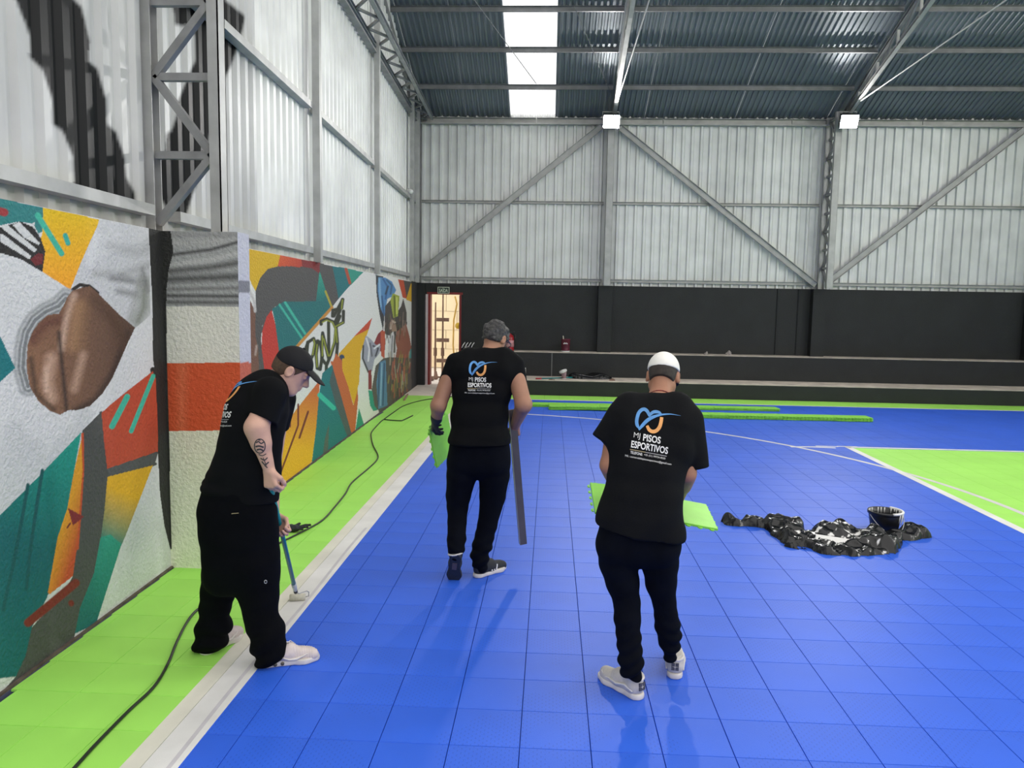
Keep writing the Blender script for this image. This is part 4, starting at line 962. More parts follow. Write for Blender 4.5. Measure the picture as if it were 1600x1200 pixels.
# ---- right-hand man: white cap, seen from behind, holding two green tiles
def man_right():
    torso = [(640,958,1085,3.83,.085,0),(665,948,1090,3.81,.11,0),(700,949,1084,3.78,.12,0),(740,950,1066,3.74,.125,0),(780,944,1064,3.70,.125,0),(812,934,1065,3.68,.125,0),(838,934,1066,3.67,.12,0),(866,934,1066,3.67,.12,0)]
    hips = [(795,952,1052,3.69,.10,0),(822,940,1060,3.68,.112,0),(850,931,1063,3.68,.115,0)]
    LL = [(848,932,1001,3.68),(880,934,999,3.69),(910,943,1002,3.69),(940,956,1002,3.68),(966,958,1003,3.66),(1000,962,1004,3.64),(1030,964,1007,3.62),(1044,966,1006,3.61),(1058,977,1003,3.60)]
    LR = [(848,996,1063,3.69),(880,999,1061,3.71),(910,1005,1060,3.73),(940,1018,1058,3.75),(975,1022,1064,3.77),(992,1025,1066,3.78),(1010,1029,1064,3.79),(1024,1034,1060,3.80)]
    hc = P(1036, 588, 3.97); R = frame((.22, .80, -.52)); s = .93; nb = P(1030, 630, 3.86)
    lo, hi = bounds([P(915, 560, 3.9), P(1120, 600, 3.9), FL(1010, 1090), FL(960, 1080), P(1000, 800, 4.35), hc], .17); lo[2] = -.01; hi[1] += .1
    S = SDF(lo, hi, HB)
    slab(S, torso[:-2], .04, .03); slab(S, hips, .04, .025); chain(S, LL, .02, .022); chain(S, LR, .02, .022)
    g = head(S, hc, R, s, nb); S.cap(nb, P(1028, 665, 3.82), .062, .075, .03)
    for q, xs in ((-1, [(968,655,3.81),(953,727,3.77),(972,772,4.00)]), (1, [(1078,658,3.81),(1072,740,3.76),(1058,782,3.98)])):
        a, e, w = [P(*v) for v in xs]; S.cap(a, e, .060, .047, .02); S.cap(e, w, .047, .030, .02)
        S.cap(e+(w-e)*.15, e+(w-e)*.4, .047, .044, .02)
        hand(S, w, np.array([-.05*q, .9, -.12]), np.array([0, .15, -1.0]), q*1.0, (.25, .5, .5))
    V, Q = S.mesh(1); p = qmesh('person', V, Q, SKIN_D)
    tag(p, 'man in a white cap and black printed shirt, head bent, holding green tiles', 'person')
    # trousers
    S = SDF(lo, hi, HC); slab(S, hips, .035, .006); chain(S, LL, .014, .004); chain(S, LR, .014, .004)
    S.half(P(990, 1061, 3.60), (0, 0, -1)); V, Q = S.mesh(1); N = normals(V, Q)
    wz = np.clip((.42-V[:, 2])/.3, 0, 1); V = V+N*(.0045*wav(V, 16, 2)+.007*wz*np.sin(V[:, 2]*95+3*np.sin(V[:, 0]*22)+wav(V, 12, 9)))[:, None]
    tr = qmesh('trousers', V, Q, JEAN, p)
    for x, y, Y in ((955, 862, 3.58), (1038, 866, 3.58)): pass
    # shirt
    S = SDF(lo, hi, HC); slab(S, torso, .045, .008); S.cap(P(985, 636, 3.84), P(1060, 640, 3.84), .05, .05, .04)
    for a, b, r0, r1, dn in ((P(970, 652, 3.81), P(941, 690, 3.79), .072, .060, None), (P(1078, 656, 3.81), P(1090, 731, 3.78), .070, .054, None)):
        n = (b-a)/np.linalg.norm(b-a); S.cap(a, b, r0, r1, .035, end=n)
    hl, hr = P(921, 822, 3.60), P(1066, 848, 3.60); n = np.cross(hr-hl, (0, 1, .06)); n = n if n[2] < 0 else -n; S.half(hl, n)
    S.cap(nb+(nb-hc)*-.25, nb+(hc-nb)*.9, .064, .066, .01, cut=True)
    V, Q = S.mesh(1); N = normals(V, Q); bl = np.clip((1.1-V[:, 2])/.25, 0, 1)
    fl = np.exp(-((V[:, 2]-.99)/.05)**2)*np.clip((.28-V[:, 0])/.06, 0, 1)
    V = V+N*(.004*wav(V, 15, 3)+.006*bl*np.sin(V[:, 0]*26-V[:, 2]*20+wav(V, 10, 4))+.022*fl)[:, None]
    sh = qmesh('shirt', V, Q, TEE2, p)
    put_print(sh, lambda u, v: (EYE, ray(*(O3_+U3_*u+V3_*v))))
    hair_mesh(p, g, R, s, HAIRD, .03, -.055, .002); cap_mesh(p, g, R, s, CAPW, CAPB, (.05, .012))
    ring = []; 
    for k in range(33):
        a = 2*math.pi*k/32; d = (hc-nb)/np.linalg.norm(hc-nb); A = np.cross(d, (0, 1, 0)); A /= np.linalg.norm(A); B = np.cross(d, A)
        ring.append(nb+d*(.012+.02*math.sin(a))+.066*(A*math.cos(a)+B*math.sin(a)))
    MB().tube(ring, .0028, 6, False).build('cord_necklace', mat('red_black_cord', (.16, .02, .02), .6, 0, .9, 120), p, True)
    f = FL(1002, 1094); up_, gs, Rs = shoe(p, f, f+np.array([-.185, .225, 0]), (0, 0, 1), RUBG, RUBW, .30)
    badge = mat('dark_heel_patch', (.06, .06, .08), .6)
    PALEG = mat('pale_grey_overlay', (.60, .58, .55), .5, 0, .1, 20)
    def heel_patch(gs, Rs, up_):
        m = MB()
        for i in range(2):
            for j in range(2): m.obox(gs(-.010+.020*i, -.0022+.0008*j, .060+.020*j), Rs[0], Rs[1], Rs[2]+Rs[1]*.05, .0085, .0035, .0085)
        m.build('heel_patch', badge, up_)
        z = MB()
        for q in (-1, 1):
            z.tube([gs(q*.043, .02, .045), gs(q*.045, .07, .062), gs(q*.047, .12, .046), gs(q*.046, .17, .052), gs(q*.040, .215, .040)], [.003, .006, .007, .005, .002], 8)
            z.tube([gs(q*.040, .215, .052), gs(q*.030, .235, .060), gs(0, .245, .066)], .003, 6)
        z.build('side_panel', PALEG, up_, True)
        w = MB()
        for k in range(5): w.tube([gs(-.022, .125+.018*k, .092-.010*k), gs(0, .129+.018*k, .099-.011*k), gs(.022, .125+.018*k, .092-.010*k)], .0032, 6)
        w.build('laces', RUBW, up_, True)
        c = MB(); c.tube([gs(.040*math.cos(t), .050+.045*math.sin(t), .108+.008*math.sin(t)) for t in np.linspace(0, 6.283, 22)], .008, 8, False); c.build('ankle_padding', RUBW, up_, True)
    heel_patch(gs, Rs, up_)
    f = FL(1054, 1062); up_, gs, Rs = shoe(p, f, f+np.array([.045, .28, 0]), (0, 0, 1), RUBG, RUBW, .30); heel_patch(gs, Rs, up_)
man_right()

# ---- middle man: grey hair, glasses, walking away with a tile and a long bar
BAR_TOP, BAR_BOT = P(800, 640, 5.33), P(817.5, 850, 5.40)
def man_middle():
    torso = [(562,714,806,5.31,.085,0),(580,706,809,5.29,.11,0),(612,707,797,5.27,.115,0),(650,705,793,5.25,.12,0),(690,702,797,5.22,.125,0),(716,702,797,5.22,.12,0)]
    hips = [(668,712,788,5.24,.10,0),(688,705,794,5.23,.115,0),(705,702,797,5.23,.12,0),(722,698,798,5.22,.12,0)]
    LL = [(720,698,749,5.22),(742,697,746,5.22),(775,696,737,5.24),(792,697,733,5.24),(815,698,730,5.2),(840,698,729,5.14),(856,698,727,5.10),(867,701,722,5.09)]
    LR = [(720,747,798,5.23),(742,747,797,5.24),(775,748,790,5.26),(820,745,779,5.25),(850,738,771,5.23),(866,735,764,5.22),(876,737,764,5.22),(883,740,763,5.22)]
    hc = P(774, 529, 5.42); R = frame((.50, .74, -.42)); s = .95; nb = P(764, 556, 5.34)
    lo, hi = bounds([P(655, 520, 5.3), P(845, 600, 5.3), FL(757, 903), FL(705, 910), P(700, 700, 5.75), hc], .16); lo[2] = -.01
    S = SDF(lo, hi, HB)
    slab(S, torso[:-2], .04, .03); slab(S, hips, .04, .025); chain(S, LL, .02, .022); chain(S, LR, .02, .022)
    g = head(S, hc, R, s, nb); S.cap(nb, P(760, 585, 5.28), .06, .075, .03)
    a, e, w = P(708, 572, 5.30), P(685, 634, 5.22), P(682, 656, 5.30); S.cap(a, e, .058, .052, .02); S.cap(e, w, .052, .036, .02)
    a, e, w = P(803, 575, 5.30), P(818, 632, 5.18), P(805, 664, 5.34); S.cap(a, e, .06, .056, .02); S.cap(e, w, .056, .034, .02)
    hand(S, w, P(804, 678, 5.36)-w, np.array([-.3, .9, .2]), -1, (.9, 1.1, .8))
    V, Q = S.mesh(1); p = qmesh('person', V, Q, SKIN_M)
    tag(p, 'grey-haired man in glasses and black printed shirt walking away with a long bar', 'person')
    S = SDF(lo, hi, .004); gw = P(682, 655, 5.30); S.cap(gw+np.array([.003, -.02, .02]), gw, .041, .040, .01)
    hand(S, gw, P(676, 668, 5.36)-gw, np.array([.75, .35, -.2]), 1, (.7, .8, .6), 1.05); V, Q = S.mesh(1); qmesh('glove', V, Q, DARKF, p)
    S = SDF(lo, hi, HC); slab(S, hips, .035, .006); chain(S, LL, .014, .004); chain(S, LR, .014, .004)
    V, Q = S.mesh(1); N = normals(V, Q); wz = np.clip((.38-V[:, 2])/.3, 0, 1)
    V = V+N*(.005*wav(V, 14, 12)+.007*wz*np.sin(V[:, 2]*80+3*np.sin(V[:, 0]*20)+wav(V, 12, 19)))[:, None]; qmesh('trousers', V, Q, JEAN, p)
    S = SDF(lo, hi, HC); slab(S, torso, .045, .008)
    for a, b, r0, r1 in ((P(712, 566, 5.30), P(696, 601, 5.27), .068, .055), (P(803, 570, 5.30), P(810, 607, 5.27), .068, .060)):
        n = (b-a)/np.linalg.norm(b-a); n = n+np.array([0, 0, 0]); S.cap(a, b, r0, r1, .035, end=n)
    S.half(P(750, 693, 5.2), (0.0, 0, -1)); S.cap(nb+(hc-nb)*.1, nb+(hc-nb)*1.2, .062, .066, .01, cut=True)
    V, Q = S.mesh(1); N = normals(V, Q); bl = np.clip((1.05-V[:, 2])/.2, 0, 1)
    V = V+N*(.004*wav(V, 15, 13)+.007*bl*np.sin(V[:, 2]*60+V[:, 0]*9+wav(V, 10, 14)))[:, None]; sh = qmesh('shirt', V, Q, TEE, p)
    O2, U2, V2_ = np.array([731, 604.8]), np.array([36.8, .9]), np.array([-.3, 36.8])
    put_print(sh, lambda u, v: (EYE, ray(*(O2+U2*u+V2_*v))))
    hair_mesh(p, g, R, s, HAIRG, .055, -.05, .012, .0065, 4)
    gl = MB(); BLK = mat('black_glasses_frame', (.008, .008, .01), .3)
    for q in (-1, 1):
        gl.tube([g(q*.082, .0, .012), g(q*.074, .06, .012), g(q*.062, .108, .008)], .0035, 6)
        gl.tube([g(q*.034+.030*math.cos(t), .118, .0+.021*math.sin(t)) for t in np.linspace(0, 6.283, 17)], .003, 6, False)
    gl.tube([g(-.006, .120, .006), g(.006, .120, .006)], .003, 6); fr = gl.build('glasses', BLK, p, True)
    GLS = bpy.data.materials.new('lens_glass'); GLS.use_nodes = True; b = GLS.node_tree.nodes['Principled BSDF']; b.inputs['Alpha'].default_value = .3; b.inputs['Roughness'].default_value = .05; b.inputs['Base Color'].default_value = (.55, .58, .62, 1)
    for q in (-1, 1):
        V = [g(q*.034+.028*math.cos(t), .118, .019*math.sin(t)) for t in np.linspace(0, 6.283, 16, endpoint=False)]; mesh('lens', V, [tuple(range(16))], GLS, fr)
    f = FL(742, 903); up_, gs, Rs = shoe(p, f, f+np.array([.185, .215, 0]), (0, 0, 1), DARKF, RUBW, .30)
    m = MB()
    for k in range(3): m.bar(gs(.046-.001*k, .115+.022*k, .032), gs(.036, .128+.022*k, .066), .009, .006, Rs[0])
    m.build('side_stripes', PW, up_)
    toe = FL(708, 904, .012); hl = P(712, 868, 5.04); f = toe-hl; L = np.linalg.norm(f)
    up_, gs, Rs = shoe(p, hl+np.array([0, 0, .0]), hl+f/L, np.cross((1, 0, 0), f), DARKF, mat('navy_outsole', (.015, .019, .032), .7, 0, .2, 20, .3, 90), .27)
    MB().obox(gs(0, .11, -.001), Rs[0], Rs[1], Rs[2], .016, .03, .0015).build('sole_patch', mat('mauve_sole_patch', (.10, .075, .085), .6), up_)
    an = P(712, 864, 5.09); MB().tube([an+np.array([.047*math.cos(t), .047*math.sin(t), .008*math.cos(t)]) for t in np.linspace(0, 6.283, 20)], .007, 6, False).build('sock_edge', RUBW, p, True)
man_middle()

# ---- left man: black cap, bent over the paint roller
POLE_A, POLE_B = P(424, 764, 3.735), P(459.5, 914, 4.50)
def man_left():
    torso = [(602,388,446,3.93,.07,.05),(620,368,448,3.92,.10,.08),(645,353,447,3.90,.11,.09),(672,347,441,3.88,.11,.09),(702,341,437,3.87,.11,.08),(735,331,436,3.86,.115,.07),(762,319,433,3.86,.12,.06),(790,316,432,3.86,.12,.06)]
    hips = [(735,345,424,3.86,.10,.05),(765,322,428,3.86,.12,.05),(800,313,430,3.86,.13,.05),(835,315,431,3.86,.13,.05),(875,318,436,3.86,.12,.05),(900,318,437,3.86,.10,.04)]
    LL = [(895,316,376,3.92),(925,314,368,3.93),(950,312,359,3.94),(980,308,361,3.95),(1000,305,353,3.95),(1012,306,347,3.95)]
    LR = [(895,364,438,3.83),(930,372,437,3.83),(960,380,434,3.82),(985,390,444,3.82),(1005,395,447,3.81),(1022,400,440,3.81),(1032,402,432,3.81)]
    hc = P(456, 578, 3.94); R = frame((.80, .24, -.55)); s = .93; nb = P(418, 600, 3.93)
    lo, hi = bounds([P(300, 560, 3.9), P(490, 600, 3.9), FL(402, 1044), FL(345, 1020), P(437, 820, 3.6), P(437, 700, 4.3), hc], .16); lo[2] = -.01
    S = SDF(lo, hi, HB)
    slab(S, torso[:-2], .04, .03); slab(S, hips, .04, .035); chain(S, LL, .02, .02); chain(S, LR, .02, .02)
    g = head(S, hc, R, s, nb); S.cap(nb, P(405, 630, 3.9), .062, .085, .03)
    a, e, w = P(420, 622, 3.74), P(401, 668, 3.66), P(420.5, 733, 3.68); S.cap(a, e, .062, .052, .02); S.cap(e, w, .053, .028, .02); S.cap(e, e+(w-e)*.35, .055, .049, .02)
    axis = (POLE_B-POLE_A)/np.linalg.norm(POLE_B-POLE_A)
    hand(S, w, P(423, 752, 3.67)-w, np.array([.35, .9, .1]), 1, (1.0, 1.2, .8), 1.0)
    a, e, w = P(438, 626, 4.10), P(424, 735, 4.14), P(428, 806, 3.99); S.cap(a, e, .055, .046, .02); S.cap(e, w, .046, .028, .02)
    tg = POLE_A+(POLE_B-POLE_A)*((820-762)/(914-762.)); hand(S, w, np.array([.55, -.05, -.75]), np.array([.1, -1, .2]), -1, (.8, 1.0, .8), 1.0)
    V, Q = S.mesh(1); p = qmesh('person', V, Q, SKIN_L)
    tag(p, 'tattooed man in a black cap and black clothes bent over a paint roller', 'person')
    S = SDF(lo, hi, HC); slab(S, hips, .05, .008); chain(S, LL, .03); chain(S, LR, .03); V, Q = S.mesh(1); N = normals(V, Q); wz = np.clip((.30-V[:, 2])/.25, 0, 1)
    V = V+N*(.007*wav(V, 11, 22)+.011*wz*np.sin(V[:, 2]*58+3*np.sin(V[:, 0]*15)+1.5*wav(V, 9, 29)))[:, None]; V[:, 2] = np.maximum(V[:, 2], .012); tr = qmesh('trousers', V, Q, PANT, p)
    q = P(367.5, 802, 3.60); tgm = MB(); hit = BVHTree.FromPolygons([tuple(v) for v in V], [tuple(f) for f in Q])
    def onsurf(x, y): h = hit.ray_cast(Vector(EYE), Vector(ray(x, y)).normalized()); return np.array(h[0]) if h[0] is not None else P(x, y, 3.7)
    tgm.bar(onsurf(362, 802.5), onsurf(373, 801.5), .006, .003).build('pocket_tag', PTAN, tr)
    MB().tube([onsurf(415+2*math.cos(t), 909+2.6*math.sin(t)) for t in np.linspace(0, 6.283, 13)], .0018, 5, False).build('rivet_ring', STEEL, tr)
    S = SDF(lo, hi, HC); slab(S, torso, .045, .008); a, b = P(421, 614, 3.74), P(411, 655, 3.69); n = (b-a)/np.linalg.norm(b-a); S.cap(a, b, .083, .072, .035, end=n+np.array([-.25, 0, 0]))
    a, b = P(438, 622, 4.09), P(432, 668, 4.13); n = (b-a)/np.linalg.norm(b-a); S.cap(a, b, .08, .07, .035, end=n)
    S.half(P(380, 779, 3.8), (-.06, 0, -1)); S.cap(nb+(hc-nb)*.15, nb+(hc-nb)*1.2, .066, .07, .01, cut=True)
    V, Q = S.mesh(1); N = normals(V, Q); bl = np.clip((1.05-V[:, 2])/.12, 0, 1)*np.clip((-1.55-V[:, 0])/.1, 0, 1)
    V = V+N*(.005*wav(V, 13, 23)+.008*bl*np.sin(V[:, 2]*75+wav(V, 8, 24)))[:, None]; sh = qmesh('shirt', V, Q, TEE, p)
    MB().tube([nb+(hc-nb)*.12+.068*(np.cross((hc-nb)/np.linalg.norm(hc-nb), (0, 1, 0))*math.cos(t)+np.array([0, 1, 0])*math.sin(t)) for t in np.linspace(0, 6.283, 25)], .004, 6, False).build('undershirt_edge', PW, p, True)
    fwd = np.array([.74, .67, 0.0]); ur = np.array([.66, -.74, .10]); vd = np.array([-.30, -.22, -.92]); E1 = P(379, 651, 3.73)
    put_print(sh, lambda u, v: (E1+ur*.173*(u-1.0)+vd*.173*v-fwd*.4, fwd))
    # tattoo: inked shapes lying on the forearm
    bv = BVHTree.FromPolygons([tuple(v.co) for v in p.data.vertices], [tuple(f.vertices) for f in p.data.polygons])
    def on(x, y):
        h = bv.ray_cast(Vector(EYE), Vector(ray(x, y)).normalized()); return None if h[0] is None else np.array(h[0])-np.array(ray(x, y))/np.linalg.norm(ray(x, y))*.0012
    def ink(pts, w):
        V, Fc = ribbon(pts, [w]*len(pts)); W = [on(*v) for v in V]; ok = [w_ is not None for w_ in W]; Fc = [f for f in Fc if all(ok[i] for i in f)]
        if Fc: mesh('tattoo', [w_ if w_ is not None else (0, 0, 0) for w_ in W], Fc, INK, p)
    oval = [(406+8.5*math.cos(t), 697+11*math.sin(t)) for t in np.linspace(0, 6.283, 14)]; ink(oval, 1.6)
    for L, w in (([(400,692),(404,690),(408,693),(413,690)], 2), ([(399,698),(405,697),(412,699)], 2.6), ([(401,703),(407,702),(412,705)], 2.4), ([(403,687),(407,688)], 1.6), ([(404,710),(410,712),(416,709)], 1.4), ([(407,716),(413,719),(418,715)], 1.8), ([(409,721),(414,726),(420,722)], 2), ([(413,727),(418,731)], 1.6), ([(411,715),(414,722),(416,728)], 1.2)): ink(L, w)
    hair_mesh(p, g, R, s, HAIRB, .035, -.06, .005); cap_mesh(p, g, R, s, CAPB, CAPB, (.045, .004))
    f = FL(408, 1041); up_, gs, Rs = shoe(p, f, FL(490, 1030), (0, 0, 1), SHOEP, RUBW, .30, 'mesh')
    def extra(up_, gs, Rs):
        m = MB()
        for k in range(4): m.tube([gs(-.022, .125+.02*k, .088-.012*k), gs(0, .130+.02*k, .097-.012*k), gs(.022, .125+.02*k, .088-.012*k)], .0035, 6)
        m.tube([gs(0, .12, .10), gs(.02, .135, .12), gs(.035, .12, .13)], .0028, 6); m.tube([gs(0, .12, .10), gs(-.02, .14, .11), gs(-.03, .16, .09)], .0028, 6); m.build('laces', RUBW, up_, True)
        w = MB()
        for y in (.03, .065, .10): w.lathe(gs(.037, y, .016), [(.011, 0), (.010, .004), (0, .0045)], 10, Rs[0])
        w.build('sole_windows', mat('brown_sole_window', (.10, .085, .06), .4), up_, True)
        s_ = MB(); pts = [gs(.046, .09, .055), gs(.047, .13, .036), gs(.045, .165, .034), gs(.040, .20, .045), gs(.036, .225, .055)]; s_.tube(pts, [.002, .006, .008, .004, .001], 8); s_.build('side_swoosh', RUBW, up_, True)
    extra(up_, gs, Rs)
    f = FL(316, 1024); up_, gs, Rs = shoe(p, f, FL(369, 996), (0, 0, 1), SHOEP, RUBW, .29, 'mesh'); extra(up_, gs, Rs)
man_left()
# ------------------------------------------------------------------ things held
def tile_mesh(name, m, knobs=5, th=.012):
    """one loose court tile with loops on two edges and pegs on the other two; corner at the origin"""
    a = MB(); w = T-.004; b = .003
    V = [(0, 0, -th), (w, 0, -th), (w, w, -th), (0, w, -th), (0, 0, -.002), (w, 0, -.002), (w, w, -.002), (0, w, -.002), (b, b, 0), (w-b, b, 0), (w-b, w-b, 0), (b, w-b, 0)]
    a.add(V, [(3, 2, 1, 0), (0, 1, 5, 4), (1, 2, 6, 5), (2, 3, 7, 6), (3, 0, 4, 7), (4, 5, 9, 8), (5, 6, 10, 9), (6, 7, 11, 10), (7, 4, 8, 11), (8, 9, 10, 11)])
    for k in range(4):
        x = (k+1)*w/5; a.box((x-.0012, .004, -th-.004), (x+.0012, w-.004, -th+.001)); a.box((.004, x-.0012, -th-.004), (w-.004, x+.0012, -th+.001))
    for k in range(knobs):
        x = (k+.5)*w/knobs; c = [(x+.013*math.cos(t), -.004-.013*math.sin(t)) for t in np.linspace(0, math.pi, 7)]
        a.prism([c_ for c_ in c][::-1] if False else c[::-1], -th, -th+.006)
        a.prism([(-y_, x_) for x_, y_ in [(x+.013*math.cos(t), .004+.013*math.sin(t)) for t in np.linspace(0, math.pi, 7)]], -th, -th+.006)
        a.box((x-.004, w, -th), (x+.004, w+.006, -.003)); a.box((w, x-.004, -th), (w+.006, x+.004, -.003))
    me = bpy.data.meshes.new(name); me.from_pydata(np.concatenate(a.V).tolist(), [], a.F); me.materials.append(m); me.update(); return me
TILE = tile_mesh('court_tile', GREENP)
def place_tile(c, u, v, label=None, parent=None):
    u = np.array(u, float)/np.linalg.norm(u); v = np.array(v, float); v = v-u*(u@v); v /= np.linalg.norm(v); n = np.cross(u, v)
    o = link('court_tile', TILE, parent); M = Matrix.Identity(4)
    for i in range(3): M[i][0] = u[i]; M[i][1] = v[i]; M[i][2] = n[i]; M[i][3] = c[i]
    o.matrix_world = M
    if label: tag(o, label, 'tile', 'green tiles in the hands')
    return o
place_tile((.245, 3.828, .862), (.303, .021, -.027), (-.013, .292, .086), 'bright green tile held flat, showing left of the white-capped man')
place_tile((.560, 3.808, .849), (.301, .011, -.052), (-.002, .301, .049), 'bright green tile held flat, showing right of the white-capped man')
a_ = P(671, 671, 5.36); ut = np.array([.092, .279, .083]); vt = np.array([.044, .063, -.26]); 
place_tile(a_, vt, ut, 'dark-looking green tile hanging from the gloved hand of the grey-haired man')
bar = empty('long_bar', tuple(BAR_TOP)); tag(bar, 'long narrow metal bar held in the bare hand of the grey-haired man', 'bar')
d = BAR_BOT-BAR_TOP; sd = np.array([.92, .38, 0.0])
b1 = MB(); b1.bar(BAR_TOP-d*.0, BAR_BOT, .05, .022, np.cross(sd, d)); b1.build('bar_body', mat('brown_grey_metal', (.085, .075, .08), .45, .3, .15, 6), bar)
b2 = MB(); off = -sd*.0265; b2.bar(BAR_TOP+off, BAR_BOT+off-d*.004, .005, .020, np.cross(sd, d)); b2.build('bar_edge', mat('pale_metal_edge', (.30, .29, .28), .4, .4, .1, 6), bar)

pr = empty('paint_roller', tuple(POLE_B)); tag(pr, 'teal paint-roller pole held by the bent man, roller on the white line', 'paint roller')
ax = (POLE_B-POLE_A)/np.linalg.norm(POLE_B-POLE_A); TEALP = mat('teal_pole_paint', (.008, .20, .22), .35, 0, .08, 5)
top = POLE_A-ax*.035
MB().tube([top, POLE_B], .0125, 12).build('pole', TEALP, pr, True)
MB().tube([top-ax*.012, top], .0135, 12).build('pole_cap', mat('black_plastic', (.01, .01, .011), .4), pr, True)
rc = FL(465, 938.5); rc[2] = .023
j1 = POLE_B+ax*.075
MB().tube([POLE_B-ax*.02, POLE_B+ax*.02, j1], [.0155, .015, .012], 12).build('connector', mat('grey_handle_plastic', (.55, .56, .57), .4), pr, True)
MB().tube([j1, j1+ax*.028], .0125, 12).build('ferrule', bpy.data.materials['black_plastic'], pr, True)
j2 = j1+ax*.028; rd = np.array([.97, .22, 0.0]); rd /= np.linalg.norm(rd); ends_ = rc+rd*.062
MB().tube([j2, j2+np.array([.01, .03, -.02]), j2*.35+ends_*.65+np.array([.02, 0, .028]), ends_+np.array([.008, 0, .03]), ends_+np.array([.006, 0, .004]), ends_-rd*.012], .0032, 8).build('wire_frame', STEEL, pr, True)
MB().lathe(rc-rd*.05, [(0, 0), (.017, .001), (.022, .006), (.0225, .05), (.022, .094), (.017, .099), (0, .1)], 18, rd).build('roller_cover', mat('roller_fleece', (.66, .63, .52), .9, 0, .12, 40, .8, 250), pr, True)

# ------------------------------------------------------------------ on the floor
cabpx = [(96,1222),(120,1196),(150,1163),(200,1112),(240,1074),(262,1038),(275,1006),(290,976),(303,958),(322,942),(352,914),(395,876),(436,849),(452,841),(480,827),(505,812),(524,791),(540,771),(550,754),(575,732.5),(588,720),(590.5,711),(583,695.6),(580,682),(581.5,674),(593,660.8),(598.6,656),(614,645),(629.6,634.6),(649,628),(672,623.5),(702,620),(722,618.5)]
def cable(px, r, name, label, z=None):
    pts = [FL(x, y, r) for x, y in px]; pts = np.array(pts); t = np.arange(len(pts)); tt = np.linspace(0, len(pts)-1, (len(pts)-1)*5+1)
    b = np.concatenate([[2*pts[0]-pts[1]], pts, [2*pts[-1]-pts[-2]]]); o = []
    for s_ in tt:
        i = min(int(s_), len(pts)-2); u = s_-i; p0, p1, p2, p3 = b[i:i+4]; o.append(.5*(2*p1+(p2-p0)*u+(2*p0-5*p1+4*p2-p3)*u*u+(3*p1-p0-3*p2+p3)*u**3))
    o = np.array(o); o[:, 2] = r+.001
    q = MB().tube(list(o), r, 8).build(name, mat(name+'_rubber', (.016, .022, .014), .5, 0, .15, 8), None, True); return tag(q, label, 'cable')
cable(cabpx, .0075, 'power_cable', 'long dark cable snaking along the green border to the door')
cable([(600.5,655.4),(611,656.6),(625,657.4),(630,656.4),(645,649.2)], .009, 'short_cord', 'short dark cord lying beside a bend of the long cable')
st = MB().bar(FL(632, 625, .014), FL(637, 616, .02), .03, .025).build('wood_stick', mat('dull_pink_wood', (.34, .22, .17), .8), None); tag(st, 'short stick on the pale threshold at the end of the mural', 'stick')
gl = SDF(FL(463, 829)-np.array([.2, .2, .02]), FL(463, 829)+np.array([.2, .2, .14]), .004); gc = FL(462, 831); gc[2] = .022
gl.ell(gc+np.array([-.02, 0, .008]), np.eye(3), (.055, .045, .028), .02); gl.cap(gc+np.array([-.05, 0, .008]), gc+np.array([-.075, -.01, .004]), .030, .026, .02)
for k in range(4): a0 = gc+np.array([.015, -.03+.02*k, .012]); gl.cap(a0, a0+np.array([.055+.01*k, .012*k-.01, .004+.008*(k % 2)]), .0125, .011, .006)
gl.cap(gc+np.array([-.01, .03, .02]), gc+np.array([.015, .055, .032]), .013, .011, .01); gl.half(gc*np.array([1, 1, 0]), (0, 0, -1))
V, Q = gl.mesh(1); o = qmesh('work_glove', V+normals(V, Q)*(.003*wav(V, 90, 3))[:, None], Q, DARKF); tag(o, 'black work glove lying on the green tiles beside the cable', 'glove')

